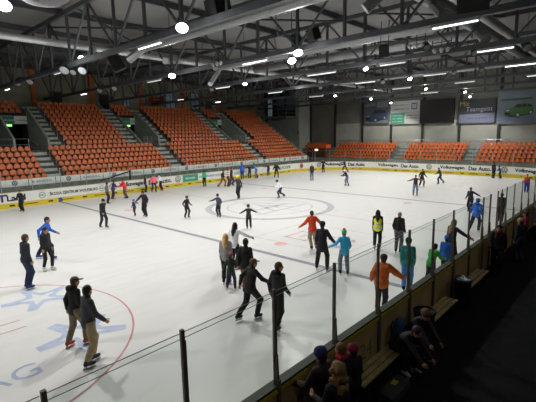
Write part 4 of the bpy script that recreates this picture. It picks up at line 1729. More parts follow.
LAMPS = [(4.4, -16.48, 9.0, 'at the top left corner of the picture'), (5.87, -11.07, 9.0, 'high above the ice left of the thick duct'), (-4.61, -4.37, 9.0, 'above the orange seats left of centre'),
         (-4.63, 2.44, 9.0, 'over the stand, right of the tubes at left centre'), (5.87, -4.1, 9.0, 'upper one of the bright central pair'), (4.26, -2.61, 9.0, 'lower one of the bright central pair'),
         (5.6, 3.16, 9.0, 'right of the central pair by a black loudspeaker'), (-5.98, 17.33, 9.0, 'small and far above the far left corner'), (-5.49, 24.37, 9.0, 'far off above the blue car banner'),
         (-7.06, 32.9, 9.0, 'tiny and farthest, above the white and green banner'), (5.42, 10.2, 9.0, 'above the scoreboard, upper left one'), (3.37, 18.58, 9.0, 'above the scoreboard, lower right one'),
         (4.89, 25.07, 9.0, 'above the dark Teamgeist banner, upper one'), (3.27, 32.3, 9.0, 'above the dark Teamgeist banner, lower one'), (-5.3, -18.0, 9.0, 'out of view to the left'),
         (-5.3, -25.0, 9.0, 'far out of view at the near left'), (4.9, -24.5, 9.0, 'far out of view at the near right'), (-5.3, -11.2, 9.0, None), (-5.3, 10.0, 9.0, None)]  # last two are added light only, no floodlight hangs there
POWER = 1240
M_lens = mat('#ffffff', .3, var=0, emit=22)
for x, y, z, where in LAMPS:
    if where is not None:
        t = thing('floodlight', f'glowing round floodlight {where}', 'floodlight', (x, y, z), 'floodlights hung from the trusses')
        sc_ = .86 if y < 0 else (.62 if y < 15 else .5)
        dr = Vector((.55, -.45, -1)).normalized()
        q = dr.to_track_quat('-Z', 'Y').to_matrix().to_4x4()
        M = Matrix.Translation((x, y, z)) @ q @ Matrix.Scale(sc_, 4)
        mb = MB()
        mb.lathe([(.0, .40), (.10, .39), (.13, .30), (.16, .22), (.27, .04), (.28, .0), (.26, .0), (.15, .2)], 20, M=M)
        mb.build('lamp_housing', mat('#77797b', .4, .6, .1), t, smooth=False)
        mb = MB()
        mb.lathe([(.25, .02), (.17, -.02), (.0, -.035)], 20, M=M)
        mb.build('lamp_lens', M_lens, t, smooth=True)
        mb = MB()
        mb.bar((x - .2, y, z + .1), (x - .2, y, z + .42), .03, .03)
        mb.bar((x - .2, y, z + .42), (x + .15, y, z + .42), .03, .03)
        mb.bar((x, y, z + .42), (x, y, ZR), .03, .03)
        mb.build('lamp_bracket', M_steel_d, t)
    l = bpy.data.lights.new('flood', 'SPOT')
    l.energy = POWER * (.62 if (x, y) in ((5.87, -4.1), (4.26, -2.61)) else (1 if x > 0 else .86))
    l.spot_size = math.radians(150)
    l.spot_blend = .35
    l.shadow_soft_size = .22
    l.color = (1.0, .985, .95)
    lo_ = bpy.data.objects.new('flood_beam', l)
    COL.objects.link(lo_)
    lo_.location = (x, y, z - .12)
    aim(lo_, (-.16 if x > 0 else -.3, .0, -1))
    l2 = bpy.data.lights.new('flood_spill', 'POINT')
    l2.energy = POWER * .11
    l2.shadow_soft_size = .2
    l2.color = (1.0, .985, .95)
    ls = bpy.data.objects.new('flood_spill', l2)
    COL.objects.link(ls)
    ls.location = (x, y, z - .15)

TUBES = [(.85, 2.75, 2, 'left of the flood lamp above the left stand'), (-9.4, -7.6, 3, 'left of the lamp over the stand'), (1.1, 3.0, 3, 'left of the bright central pair'), (.75, 3.1, 4, 'right of the central pair'),
         (12.2, 13.9, 3, 'at upper right, the brightest'), (12.0, 13.7, 4, 'at the right under the duct'), (11.8, 13.5, 5, 'at the right edge above the green car banner'), (.6, 2.4, 5, 'above the blue car banner'),
         (-9.4, -7.6, 4, 'over the far part of the left stand'), (-9.4, -7.6, 5, 'over the end of the left stand'), (11.8, 13.5, 6, 'far at the right edge'), (.6, 2.4, 6, 'farther above the white banner'),
         (-9.6, -7.8, 2, 'at the left, below the bright duct'), (-9.4, -7.6, 6, 'far over the balcony corner'), (.6, 2.4, 7, 'farthest in the middle'), (6.4, 8.0, 5, 'above the scoreboard'), (6.4, 8.0, 6, 'farther above the scoreboard'), (6.4, 8.0, 4, 'right of the lamp by the loudspeaker')]
for k, (x0, x1, ti, where) in enumerate(TUBES):
    y = TY[ti]
    t = thing('tube_light', f'white fluorescent tube under a truss {where}', 'tube light', ((x0 + x1) / 2, y, ZB - .3), 'fluorescent tubes under the trusses')
    br = (2.6, 1.0, .5)[0 if k in (0, 2, 4, 5, 6) else (1 if k in (3, 7, 8, 9, 10) else 2)]
    mb = MB()
    mb.box((x0 - .05, y - .1, ZB - .24), (x1 + .05, y + .1, ZB - .125))
    mb.build('tube_housing', mat('#8d8f90', .5, .2, .05), t)
    mb = MB()
    mb.tube([(x0, y, ZB - .27), (x1, y, ZB - .27)], .032, 8)
    mb.build('tube', mat('#f4f8f4', .4, var=0, emit=br), t)
for k, y in enumerate((-7.2, .6, 7.6, 14.2, 21)):
    t = thing('tube_light', f'slanting fluorescent tube above the upper walkway of the stand, {ordinal(k + 1)} from the left', 'tube light', (-29.6, y, 10.1), 'tubes above the stand walkway')
    mb = MB()
    mb.box((-30.4, y - .08, 10.12), (-28.9, y + .08, 10.2))
    mb.build('tube_housing', mat('#8d8f90', .5, .2, .05), t)
    mb = MB()
    mb.tube([(-30.35, y, 10.08), (-28.95, y, 10.08)], .04, 8)
    mb.build('tube', mat('#f4f8f4', .4, var=0, emit=4.5), t)
    mb = MB()
    mb.bar((-29.7, y, 10.2), (-29.7, y, ZR), .03, .03)
    mb.build('hanger', M_steel_d, t)


for k, y in enumerate((-20.0, -10.0, 0.0)):  # unseen tubes added to brighten the near board backs and spectators
    t = thing('tube_light', f'added fill tube over the right hand stand, out of view, {ordinal(k + 1)} from behind', 'tube light', (21, y, 9.0), 'added fill tubes over the right hand stand')
    mb = MB()
    mb.box((20.9, y - 1, 9.04), (21.1, y + 1, 9.1))
    mb.bar((21, y, 9.1), (21, y, ZR), .03, .03)
    mb.build('tube_housing', mat('#8d8f90', .5, .2, .05), t)
    mb = MB()
    mb.tube([(21, y - .95, 9.0), (21, y + .95, 9.0)], .032, 8)
    mb.build('tube', mat('#f4f8f4', .4, var=0, emit=1.4), t)
    la = bpy.data.lights.new('added_walkway_fill', 'AREA')
    la.shape = 'RECTANGLE'
    la.size, la.size_y = .12, 1.9
    la.energy = 42
    lo2 = bpy.data.objects.new('added_walkway_fill', la)
    COL.objects.link(lo2)
    lo2.location = (21, y, 8.95)
    aim(lo2, (-.5, 0, -1))


# loudspeakers, stage lights, dome, hung equipment
def speaker(x, y, z, w, h, d, label, yaw=0., tilt_=25):
    t = thing('loudspeaker', label, 'loudspeaker', (x, y, z), 'black loudspeakers under the roof')
    M = Matrix.Translation((x, y, z)) @ Matrix.Rotation(math.radians(yaw), 4, 'Z') @ Matrix.Rotation(math.radians(tilt_), 4, 'X')
    mb = MB()
    V = [(-w / 2, -d / 2, -h / 2), (w / 2, -d / 2, -h / 2), (w * .36, d / 2, -h / 2), (-w * .36, d / 2, -h / 2), (-w / 2, -d / 2, h / 2), (w / 2, -d / 2, h / 2), (w * .36, d / 2, h / 2), (-w * .36, d / 2, h / 2)]
    mb.add([M @ Vector(v) for v in V], [(0, 3, 2, 1), (4, 5, 6, 7), (0, 1, 5, 4), (1, 2, 6, 5), (2, 3, 7, 6), (3, 0, 4, 7)])
    mb.build('cabinet', mat('#111112', .7), t)
    mb = MB()
    mb.box((-w * .45, -d / 2 - .015, -h * .45), (w * .45, -d / 2, h * .45), 0, M)
    mb.build('grille', mat('#1c1d1e', .8, var=.3, scale=60), t)
    mb = MB()
    for sx in (-1, 1): mb.bar(M @ Vector((sx * w * .4, 0, h / 2)), (x + sx * w * .4, y, ZB + 1.2), .03, .03)
    mb.build('hanger', M_steel_d, t)


speaker(-2.2, -9.5, 8.95, .7, .8, .6, 'black loudspeaker under the left truss near the silver duct', -30)
speaker(6.3, -9.6, 9.9, 1.1, .8, .7, 'large black loudspeaker at the top edge left of centre', -20, 10)
speaker(4.9, -3.0, 9.9, .5, .6, .45, 'left one of two black loudspeakers above the central pair of lamps', 30, 20)
speaker(5.75, -2.6, 10.15, .6, .6, .5, 'right one of two black loudspeakers above the central pair of lamps', -20, 20)
speaker(8.75, -.6, 9.15, .5, .55, .45, 'black loudspeaker hanging right of the middle near a duct end', 15, 20)
speaker(14.2, -4.9, 9.55, 1.0, .8, .8, 'large black loudspeaker at the top right corner', 10, 25)


def stage_light(x, y, z, label, r=.17, d=(.5, -.6, -.7), lens='#8f9294', col='#303235'):
    t = thing('stage_light', label, 'stage light', (x, y, z), 'unlit stage lights on the trusses')
    q = Vector(d).normalized().to_track_quat('-Z', 'Y').to_matrix().to_4x4()
    M = Matrix.Translation((x, y, z)) @ q
    mb = MB()
    mb.lathe([(.0, r * 2.6), (r * .6, r * 2.5), (r * .8, r * 1.6), (r, r * .3), (r * 1.05, 0), (r * .9, 0), (r * .88, .02)], 16, M=M)
    mb.build('can', mat(col, .5, .4, .1), t)
    mb = MB()
    mb.lathe([(r * .92, .01), (0, -.015)], 16, M=M)
    mb.build('lens', mat(lens, .3, var=.1), t)
    mb = MB()
    mb.bar((x, y, z), (x, y, ZB + .1 if z < ZB else z + .5), .035, .035)
    mb.build('clamp', M_steel_d, t)


for k, (x, y, z, r, w_) in enumerate([(-7.4, -10.2, 9.1, .3, 'left one in the cluster by the left truss'), (-5.6, -9.9, 8.9, .26, 'right one in the cluster by the left truss'), (-6.9, -9.9, 8.95, .2, 'lowest in the cluster by the left truss'),
                                      (-17.3, -9.9, 9.3, .28, 'at the far left edge above the stand'), (-14.5, -9.9, 9.15, .26, 'second from the left edge above the stand'), (-17.4, -3.3, 9.2, .26, 'left one above the second orange pillar'), (-14.7, -3.3, 9.15, .24, 'right one above the second orange pillar'),
                                      (-1.4, -3.3, 9.2, .2, 'under the truss left of the central pair'), (4.9, -3.35, 12.0, .2, 'at the top centre on a thick strut'), (9.3, 3.5, 9.75, .22, 'beside the loudspeaker right of the middle'), (11.9, 3.5, 9.1, .2, 'right of the middle under a truss'),
                                      (14.3, 3.5, 9.0, .22, 'at the far right below the duct'), (14.3, -3.6, 9.9, .3, 'large one at the top right'), (3.1, 10.4, 9.0, .2, 'above the white and green banner'), (8.6, 10.4, 9.1, .18, 'above the dark banner'), (10.4, 10.4, 9.1, .18, 'left of the green car banner'),
                                      (-10, 3.5, 9.1, .2, 'above the second gangway'), (-3, 10.4, 9.1, .18, 'above the corner balcony')]):
    stage_light(x, y, z, f'unlit round stage light {w_}', r, lens='#a3a6a8' if k in (0, 1, 3, 4, 5, 6, 12) else '#7c8083')

t = thing('hanging_dome', 'big pale hanging dome at the top left edge', 'dome', (5.25, -15.66, 9.0))
mb = MB()
M = Matrix.Translation((5.25, -15.66, 9.0))
mb.lathe([(.0, -.02), (.25, .0), (.5, .06), (.72, .2), (.8, .36), (.8, .42), (.3, .6), (.08, .68), (.08, .8)], 28, M=M)
mb.build('dome_shell', mat('#7b7a7e', .5, var=.05), t, smooth=True)
mb = MB()
put_rect(mb, Vector((5.42, -15.9, 9.005)), Vector((.735, .678, 0)), Vector((-.678, .735, .1)), -.1, -.02, .1, .03)
mb.build('dome_badge', mat('#4a2523', .6, var=0), t, 'small dark red badge')
mb = MB()
mb.bar((5.25, -15.66, 9.7), (5.25, -15.66, ZR), .04, .04)
mb.build('hanger', M_steel_d, t)
# hung clusters of small gear with pale brackets
for k, (x, y, z, w_) in enumerate([(-6.9, -9.2, 9.75, 'in the left cluster below the bright duct'), (5.0, -3.6, 11.4, 'at the top centre above the loudspeakers'), (-.5, -3.9, 9.4, 'left of the central tube'), (9.0, 2.7, 9.9, 'by the loudspeaker right of the middle'), (10.3, 3.0, 9.5, 'under the duct at right')]):
    t = thing('lighting_rig', f'small frame of pale lighting gear hung {w_}', 'lighting rig', (x, y, z), 'small hung lighting frames')
    mb = MB()
    for dz in (0, .35):
        mb.bar((x - .5, y, z + dz), (x + .5, y, z + dz), .04, .04)
    for dx in (-.5, 0, .5): mb.bar((x + dx, y, z - .05), (x + dx, y, z + .5), .04, .04)
    mb.build('rig_frame', M_steel_d, t)
    for j, dx in enumerate((-.35, .02, .34)):
        mb = MB()
        mb.lathe([(.0, .16), (.09, .15), (.11, .02), (.09, 0), (.05, -.1), (0, -.11)], 12, M=Matrix.Translation((x + dx, y - .05, z - .12)) @ Matrix.Rotation(.4 * (j - 1), 4, 'Y'))
        mb.build('projector', mat('#b0b2b2', .4, .2, .1), t)

# ---- ambient light
w = bpy.data.worlds.new('hall')
SC.world = w
w.use_nodes = True
w.node_tree.nodes['Background'].inputs['Color'].default_value = (.9, .95, 1, 1)
w.node_tree.nodes['Background'].inputs['Strength'].default_value = .02
SC.view_settings.view_transform = 'Standard'
SC.view_settings.look = 'None'
SC.view_settings.exposure = 0
SC.cycles.use_denoising = True
SC.cycles.max_bounces = 6
SC.cycles.transparent_max_bounces = 24
SC.cycles.diffuse_bounces = 4
SC.cycles.sample_clamp_indirect = 4
# ------------------------------------------------------------------ skaters, near to far
BLK, BLK2 = '#1d1d20', '#24252a'
person('young man in black hoodie, cap and khaki trousers with orange skates', (9.2, -17.1), 25, 1.72, 'walk', top='#19191b', legs='#6d6150', hair='#4a3a2c', shoes='#b8452a', hat='#453c33', hat_kind='cap', hood='#151517', near=True, head_pitch=4, coat=True,
       fl=(-.1, -.16, .0), fr=(.12, .2, 0), lean=4)
person('young man in dark grey jacket and khaki trousers, black skates, nearest the glass', (10.31, -17.25), 20, 1.84, 'stand', top='#34363c', legs='#887a60', hair='#1d1714', shoes='#1c2140', near=True, hl=(.05, .08, -.52), hr=(.06, .24, -.46), fl=(-.11, .1, 0), fr=(.09, -.1, 0), head_yaw=25, coat=True)
person('man in charcoal jacket and blue jeans standing at far left', (4.06, -16.6), 25, 1.88, 'stand', top='#26282d', legs='#242c42', hair='#3c2c20', shoes='#1f3677', near=True, coat=True, head_pitch=6)
person('man in bright blue jacket striding behind a woman in black', (.85, -14.95), 340, 1.88, 'stride2', top='#2355ad', legs='#1b1c24', hair='#15110f', shoes='#24479a', near=True, fl=(-.16, -.34, 0), fr=(.1, .30, 0), lean=14, coat=True)
person('slim woman all in black with white skates, dark hair', (2.56, -15.47), 305, 1.72, 'stand', top='#17171a', legs='#18181b', hair='#17110e', shoes='#cfd0d0', near=True, slim=.8, long_hair=False, fl=(-.14, .1, 0), fr=(.1, -.08, 0), head_pitch=14, coat=True)
person('man in black jacket and cap skating slowly, left of the middle', (-2.96, -10.63), 310, 1.66, 'walk', top='#18181b', legs='#22262e', hat='#1a1a1a', hat_kind='cap', near=True, lean=8, head_pitch=10, coat=True)
person('dark figure standing close to the left boards, all black', (-12.6, -11.9), 240, 1.58, 'glide', top='#19191c', legs='#17171a', hair='#3b2a1e')
person('person in grey long top and black trousers by the left boards', (-10.8, -6.55), 25, 1.66, 'stand', top='#595a61', legs='#212126', hair='#2a1d17', coat=True)
person('person in dark blue beside the red jacketed skater', (-12.6, -5.2), 20, 1.58, 'lean', top='#2c3150', legs='#3a2c38', lean=12, shoes='#8a2b2b')
person('skater in bright red jacket by the left boards', (-12.1, -4.4), 200, 1.68, 'lean', top='#c4252c', legs='#5c4a48', hair='#3a2a20', lean=14, coat=True, bulk=.5)
person('dark clothed left one of three by the boards', (-14.1, -1.35), 350, 1.55, 'stand', top='#222025', legs='#1b1b1f')
person('middle one of three by the boards, in a pink jacket', (-13.7, -.75), 300, 1.66, 'glide', top='#e4596c', legs='#322b33', hair='#4a3426', bulk=.4)
person('right one of three by the boards, white top and black trousers', (-13.9, .15), 200, 1.62, 'lean', top='#c9cbd6', legs='#1e1e26', shoes='#b02f35', lean=14)
person('man in black leading a small child in a blue helmet', (-3.9, -7.45), 235, 1.72, 'glide', top='#19191c', legs='#17171a', hair='#1c1613', near=True, hr=(.34, .20, -.40), lean=8, head_pitch=18, head_yaw=-20, coat=True)
person('small child in blue helmet and navy suit held by a man', (-4.75, -7.7), 230, 1.06, 'walk', top='#232c52', legs='#1e2233', hat='#4a6fc0', hat_kind='helmet', near=True, hl=(.30, .05, .02))
person('child in black with a dark grey helmet skating alone', (-1.46, -6.03), 310, 1.40, 'armsout', top='#1b1b1f', legs='#1b1b1f', hat='#3b3f46', hat_kind='helmet', near=True, hl=(.2, .1, -.42), hr=(.28, .1, -.36))
person('child in slate jacket and black beanie with one arm stretched out', (-.09, -4.6), 240, 1.46, 'armsout', top='#3a4252', legs='#1b1b20', hat='#17171a', near=True, hr=(.46, .05, -.2), hl=(.12, .1, -.42))
person('skater in green jacket facing the left boards', (-12.6, 4.3), 120, 1.66, 'stand', top='#2f8a62', legs='#1b1b1f', hair='#251b16')
person('skater in dark jacket and brown trousers in the far group', (-11.1, 5.35), 350, 1.78, 'stride', top='#251f1f', legs='#6a4a35', hair='#5a3d28', lean=8)
person('skater in red and white striped jacket in the far group', (-10.75, 5.75), 20, 1.82, 'stand', top='#cfc9c9', stripes='#b3303a', legs='#3a3238', hair='#5a3f2b')
person('skater in dark jacket, right one of the far group', (-11.05, 6.45), 340, 1.86, 'walk', top='#23242a', legs='#2a3042', hair='#181412')
person('person in royal blue jacket facing the left boards', (-14.2, 11.0), 100, 1.82, 'stand', top='#2a4db2', legs='#2a3348', hair='#221a16', bulk=.4)
person('dark clothed skater with both arms held out by the boards', (-14.3, 12.3), 250, 1.66, 'armsout', top='#251f22', legs='#2c2a30', hl=(.45, .1, -.1), hr=(.45, .1, -.1))
person('person in light blue jacket leaning over a small child', (-14.1, 13.2), 200, 1.80, 'lean', top='#3b7fc0', legs='#242631', lean=24, coat=True)
person('small child with pinkish boots below a light blue jacket', (-13.4, 12.4), 280, 1.12, 'stand', top='#5a5f78', legs='#6a5668', shoes='#c8687c', hat='#6a4a52')
person('skater in dark grey with a yellow hat, arms apart', (-4.3, 1.1), 245, 1.93, 'one_foot', top='#35363a', legs='#1d1d21', hat='#d9c534', gloves='#93303a', hl=(.2, .1, -.45), hr=(.40, .14, -.34), fl=(-.05, .1, 0), fr=(.1, -.1, 0), lean=12, near=True)
person('dark clothed child reaching for the far part of the left boards', (-14.3, 15.5), 260, 1.50, 'stand', top='#202125', legs='#34363f', hr=(.48, .05, -.12))
person('bulky man all in black facing out by the left boards', (-12.1, 14.5), 275, 1.78, 'wide', top='#161619', legs='#232428', hair='#2a211c', bulk=.8, coat=True)
person('crouching boy in white shirt and dark helmet racing left', (-1.9, 3.44), 190, 1.62, 'run', top='#f2f2f4', legs='#2a3143', hat='#16161a', hat_kind='helmet', near=True, shoes='#16161a')
person('child in dark coat with purple skates, both arms out', (3.71, -5.74), 265, 1.34, 'armsout', top='#2b2c30', legs='#1e1e22', hat='#1b1b1e', shoes='#47398a', near=True, coat=True, hl=(.42, .1, -.18), hr=(.42, .08, -.24))
person('woman in white jacket with blue scarf and black hair', (7.89, -10.66), 60, 1.78, 'glide', top='#f0f0f8', legs='#202127', hair='#15100f', long_hair=True, scarf='#2c4a74', near=True, coat=True, hr=(.42, .25, -.26), bulk=.3, head_yaw=20)
person('woman with long blonde hair in grey sweater', (8.9, -11.97), 75, 1.74, 'stand', top='#8b8d92', legs='#1d1d22', hair='#c79f62', long_hair=True, near=True, coat=True)
person('child in dark green jacket with a dull red hat', (9.38, -12.2), 85, 1.20, 'wide', top='#232c24', legs='#2a3040', hat='#743338', near=True, coat=True, bulk=.3)
person('man in black jacket and brown trousers beside the child', (10.12, -12.24), 65, 1.82, 'walk', top='#171718', legs='#5f4936', hair='#14100e', near=True, coat=True)
person('youth in black with olive cap stretching a hand to his friend', (11.42, -13.33), 35, 1.76, 'stride', top='#161617', legs='#1c1c1f', hair='#3a2b1e', hat='#5a4a38', hat_kind='cap', near=True, fl=(-.10, -.34, .03), fr=(.12, .16, 0), lean=10, hr=(.40, .22, -.26), head_yaw=-15, coat=True)
person('brown haired youth in dark hooded jacket just behind a glass post', (12.40, -13.33), 50, 1.80, 'walk', top='#202228', legs='#1b1b1f', hair='#4a3423', hood='#1b1c22', near=True, head_yaw=-35, coat=True, hl=(.12, .0, -.5))
person('skater in orange red coat with khaki trousers, arms apart', (8.75, -6.84), 105, 1.76, 'one_foot', top='#b9421f', legs='#897c68', hair='#33251c', near=True, coat=True, bulk=.35, hl=(.36, .05, -.36), hr=(.36, .1, -.34), fl=(-.03, .04, 0), fr=(.12, -.2, .05), lean=8)
person('man in black coat and black beanie holding a girl by the hand', (10.59, -8.75), 80, 1.84, 'wide', top='#19191d', legs='#1e1e22', hair='#1b1512', hat='#141416', near=True, coat=2, bulk=.25, hr=(.30, .05, -.42), hl=(.07, .06, -.5), lean=5)
person('girl in turquoise jacket with green hat and pink pompom', (11.46, -8.62), 100, 1.62, 'glide', top='#309cc8', legs='#626a78', hat='#3fb062', pom='#e6467f', near=True, coat=True, hl=(.38, -.02, -.30), hr=(.10, .16, -.42), fl=(-.16, .0, 0), fr=(.12, -.1, 0), lean=6, hair='#6a4a30')
person('woman in yellow hi-vis vest with long black hair', (10.92, -5.1), 85, 1.74, 'stand', top='#1c1c20', legs='#17171a', hair='#100d0c', long_hair=True, vest='#cfe83c', near=True, slim=.3, fl=(-.12, .05, 0), fr=(.1, -.06, 0), shoes='#c3c5c5')
person('man with shaven head in black shirt and baggy grey trousers', (11.81, -4.96), 75, 1.74, 'stand', top='#17171a', legs='#4d4e51', skin='#bf8f80', bald=True, near=True, short=False, hl=(.09, .12, -.46), hr=(.09, .02, -.5), bulk=.1)
person('person in orange jacket and brown hat steadying at the boards', (14.0, -10.8), 75, 1.68, 'stand', top='#b4592b', legs='#252a38', hat='#3a2a22', hair='#3a2a22', near=True, coat=True, bulk=1.2, hr=(.46, .28, -.42), hl=(.18, .0, -.44), lean=16)
person('person in teal jacket and blue jeans close to the boards', (13.85, -8.75), 85, 1.72, 'stand', top='#22706f', legs='#3d70b4', hair='#241a18', hat='#2a2024', near=True, coat=True, bulk=.25, hl=(.04, .02, -.52), hr=(.04, .06, -.5))
person('child in green jacket leaning at the boards', (14.2, -7.75), 60, 1.40, 'lean', top='#2b8a3d', legs='#232733', hair='#2a2019', near=True, coat=True, lean=26, bulk=.3)
person('child in blue jacket and blue hat at the boards', (14.4, -6.95), 75, 1.52, 'stand', top='#1f58ad', legs='#22273a', hat='#2c62b4', near=True, coat=True, bulk=.5)
person('blonde woman in black holding on to the boards', (14.1, -5.55), 45, 1.82, 'stand', top='#1a1a1d', legs='#1b1b20', hair='#8e7b58', long_hair=True, near=True, hr=(.55, .22, -.30), coat=True, lean=6)
person('skater in dark clothes with one arm out, beyond the glass', (11.42, 6.07), 250, 1.58, 'armsout', top='#1d1f29', legs='#1b1b22', hr=(.12, .1, -.46), hl=(.46, .05, -.22))
person('skater in blue hooded jacket behind the last pane before the gate', (13.19, .81), 75, 1.72, 'stride2', top='#2f62b6', legs='#252b3a', hood='#2b5aa8', hat='#2b5aa8', coat=True, near=True, bulk=.3)
person('dark figure behind the glass just past the gate', (13.56, 4.04), 80, 1.60, 'stand', top='#2b2c31', legs='#26272c', hair='#1e1916')
person('child in red top and blue trousers near the right far boards', (12.47, 16.87), 270, 1.50, 'stand', top='#b23a4a', legs='#313f9c', hair='#2a201a')
person('tall dark skater beside a child at the far end', (7.74, 26.5), 60, 1.70, 'stand', top='#1d1d21', legs='#1d1d21')
person('child in blue at the far end boards', (8.3, 26.8), 200, 1.34, 'lean', top='#2a5093', legs='#22304e', lean=14)
person('skater in dark vest with brown sleeves and grey jeans, arms out', (6.1, 10.4), 275, 1.70, 'armsout', top='#2a2521', sleeve='#6d5340', legs='#667080', hair='#2a201a', hl=(.44, .1, -.12), hr=(.44, .1, -.16))
person('black clothed skater with white skates behind the vested one', (4.41, 15.9), 300, 1.68, 'glide', top='#1b1b1e', legs='#1b1b1e', shoes='#d5d6d6')
person('skater in dark jacket striding left far on the right', (4.97, 19.0), 200, 1.66, 'stride', top='#2a2228', legs='#2a3145', hair='#2a201c', hl=(.4, .1, -.3))
person('skater in black jacket and jeans bending forward, far middle', (-1.55, 12.77), 200, 1.60, 'lean', top='#1b1b1f', legs='#49546a', hat='#c8c8cc', hat_kind='cap', lean=26, fr=(.12, .12, 0))
person('grey haired man in black jacket and grey jeans, far middle', (-6.85, 14.31), 100, 1.84, 'stand', top='#202125', legs='#5a6070', hair='#8d8d90', hat=None, coat=True)
person('black clothed skater with arms out by the far corner', (-11.2, 22.7), 250, 1.74, 'armsout', top='#19191c', legs='#1b1b20')
person('black clothed skater by the far boards, arm pointing left', (-8.96, 24.33), 220, 1.70, 'stride2', top='#19191c', legs='#1f1f24', hr=(.46, .1, -.05))

# ------------------------------------------------------------------ people off the ice, on the dark walkway
DK = dict(boot='shoe', near=True)
person('spectator in black puffy vest with red sleeves leaning on the boards', (15.66, -15.85), 0, 1.76, 'lean', top='#1b1b20', sleeve='#2a151a', legs='#17171a', hat='#1e2a52', heading=172, lean=12, bulk=.5, coat=True, **DK)
person('spectator with light brown hair and red collar at the boards', (15.6, -15.33), 0, 1.64, 'stand', top='#221a1e', legs='#17171a', hair='#6a4b31', scarf='#a52a32', heading=175, **DK)
person('spectator in dark red knitted hat and black coat at the boards', (15.62, -15.0), 0, 1.46, 'stand', top='#161619', legs='#141416', hat='#7a2038', heading=170, coat=True, bulk=.5, **DK)
person('woman with long curly blonde hair standing behind the vest wearer', (16.1, -16.2), 0, 1.90, 'stand', top='#18181c', legs='#141416', hair='#7d6038', curly=True, heading=165, hl=(.0, .32, -.30), hr=(.0, .32, -.32), coat=True, **DK)
DS = dict(boot='skate', near=True, legs='#1d2027')
person('bent over skater on the bench lacing skates, wearing dark jacket', (15.45, -12.95), 0, 1.74, 'sit', top='#1b1b20', hair='#2a211c', heading=-15, shoes='#b9bcc0', **DS)
person('seated skater in brown knitted hat lacing skates beside the bin', (15.45, -12.2), 0, 1.74, 'sit', top='#26262c', hat='#5a4636', heading=-25, shoes='#a9adb2', lean=40, **DS)
person('man in black jacket with dark red collar walking by the gate', (15.55, -5.2), 0, 1.84, 'walk', top='#141416', legs='#131316', hair='#17120f', scarf='#5a1c22', heading=-80, bulk=.5, coat=True, **DK)
person('person in beige hat and dark coat on the walkway past the gate', (15.85, -3.2), 0, 1.74, 'stand', top='#22242a', legs='#252b3c', hat='#8a7d5c', heading=150, coat=True, bulk=.3, **DK)
person('tall person in black at the right edge of the walkway', (15.8, .6), 0, 1.84, 'stand', top='#131315', legs='#131315', hair='#1b1512', heading=190, bulk=.5, coat=True, **DK)
person('child in dim red jacket beside a tall person in black', (15.5, -.25), 0, 1.50, 'stand', top='#8f2638', legs='#17171c', heading=185, bulk=.3, **DK)
# ------------------------------------------------------------------ benches, bins and bags on the dark walkway
def bench(y0, y1, label):
    t = thing('bench', label, 'bench', (15.5, (y0 + y1) / 2, 0), 'slatted benches along the near boards')
    for k, x in enumerate((15.30, 15.43, 15.56)):
        mb = MB()
        mb.box((x - .05, y0, .42), (x + .05, y1, .455))
        mb.build('slat', mat('#b8a36e', .7, var=.25, scale=5), t)
    for y in (y0 + .25, y1 - .25):
        mb = MB()
        mb.box((15.25, y - .03, .37), (15.62, y + .03, .42))
        mb.bar((15.32, y, 0), (15.32, y, .38), .05, .05)
        mb.bar((15.55, y, 0), (15.55, y, .38), .05, .05)
        mb.build('bench_frame', M_dark, t)


bench(-11.3, -9.5, 'wooden slatted bench between the two bins')
bench(-8.3, -6.4, 'wooden slatted bench beyond the farther bin')
bench(-14.6, -11.95, 'wooden slatted bench with people lacing skates')


def bin_(x, y, label, filled):
    t = thing('litter_bin', label, 'litter bin', (x, y, 0), 'black litter bins by the boards')
    M = Matrix.Translation((x, y, 0))
    mb = MB()
    mb.lathe([(.17, 0), (.20, .02), (.235, .80), (.25, .82), (.25, .86), (.225, .86), (.21, .5), (0, .48)], 24, M=M)
    mb.build('bin_body', mat('#17181a', .5, var=.1), t)
    mb = MB()
    mb.lathe([(.252, .80), (.262, .82), (.262, .87), (.225, .88), (.222, .84)], 24, M=M)
    mb.build('bin_rim', mat('#6d7175' if filled else '#3c3f42', .35, .6, .1), t, 'metal rim')
    mb = MB()
    for k in range(9):
        a = k * 2.4
        r = .06 + .015 * k
        mb.lathe([(.0, .0), (.05, .01), (.06, .05), (.03, .09), (0, .1)], 7, M=Matrix.Translation((x + r * math.cos(a), y + r * math.sin(a), .81 if filled else .72)) @ Matrix.Rotation(k, 4, 'X'))
    mb.build('rubbish', mat('#f2f2f2' if filled else '#6d6d6c', .8, var=.15), t)


bin_(15.52, -11.62, 'black litter bin with dim rim, nearer of two', False)
bin_(15.52, -8.85, 'black litter bin filled with white cups, farther of two', True)

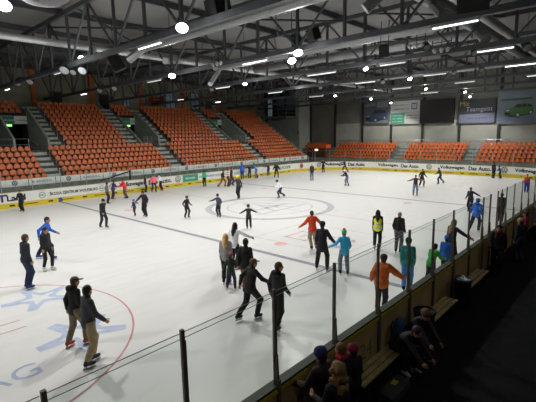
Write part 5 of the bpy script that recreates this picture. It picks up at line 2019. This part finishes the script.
t = thing('sports_bag', 'dark grey sports bag with a yellow mark on the floor', 'bag', (15.75, -13.85, 0))
mb = MB()
V = []
prof = [(-.16, 0), (.16, 0), (.19, .08), (.17, .2), (.08, .27), (-.08, .27), (-.17, .2), (-.19, .08)]
for k in range(7):
    y = -14.25 + .8 * k / 6
    s_ = 1 - .22 * abs(k - 3) / 3 * (abs(k - 3) == 3)
    V += [(15.85 + a * s_, y, b_ * s_) for a, b_ in prof]
mb.add(V, [(k * 8 + j, k * 8 + (j + 1) % 8, (k + 1) * 8 + (j + 1) % 8, (k + 1) * 8 + j) for k in range(6) for j in range(8)] + [tuple(reversed(range(8))), tuple(48 + j for j in range(8))])
mb.build('bag_body', mat('#34373b', .7, var=.15), t)
mb = MB()
mb.box((15.80, -13.95, .272), (15.91, -13.78, .28))
mb.build('bag_patch', mat('#a99a2c', .6, var=.1), t, 'yellow patch')
mb = MB()
mb.tube([(15.74, -14.05, .25), (15.72, -14.0, .38), (15.74, -13.7, .38), (15.76, -13.65, .25)], .014, 6)
mb.build('bag_handle', M_dark, t)

t = thing('backpack', 'dim blue backpack on the bench against the boards', 'backpack', (15.3, -12.55, .46))
mb = MB()
V = []
for k, (z, sx, sy) in enumerate(((.46, .08, .15), (.50, .11, .17), (.70, .11, .17), (.86, .09, .15), (.94, .04, .09))):
    for j in range(12):
        a = 2 * math.pi * j / 12
        c, s_ = math.cos(a), math.sin(a)
        V.append((15.32 + sx * math.copysign(abs(c) ** .6, c), -12.55 + sy * math.copysign(abs(s_) ** .6, s_), z))
mb.add(V, [(k * 12 + j, k * 12 + (j + 1) % 12, (k + 1) * 12 + (j + 1) % 12, (k + 1) * 12 + j) for k in range(4) for j in range(12)] + [tuple(reversed(range(12))), tuple(48 + j for j in range(12))])
mb.build('pack_body', mat('#2c4d74', .8, var=.15), t, smooth=True)
mb = MB()
mb.box((15.42, -12.66, .52), (15.46, -12.44, .70))
mb.build('front_pocket', mat('#23405f', .8), t)
mb = MB()
for dy in (-.09, .09): mb.tube([(15.22, -12.55 + dy, .88), (15.18, -12.55 + dy, .75), (15.22, -12.55 + dy, .52)], .015, 6)
mb.build('shoulder_strap', M_dark, t)

# black barrier arm at the boards by the red jacketed skater
t = thing('barrier_arm', 'black slanting bar on a post behind the left boards', 'barrier', (-15.35, -2.1, 0))
mb = MB()
mb.bar((-15.35, -4.9, 1.35), (-15.35, -2.1, 1.95), .09, .10)
mb.build('arm', M_dark, t)
mb = MB()
mb.bar((-15.35, -2.1, 0), (-15.35, -2.1, 2.05), .12, .12)
mb.build('post', M_dark, t)
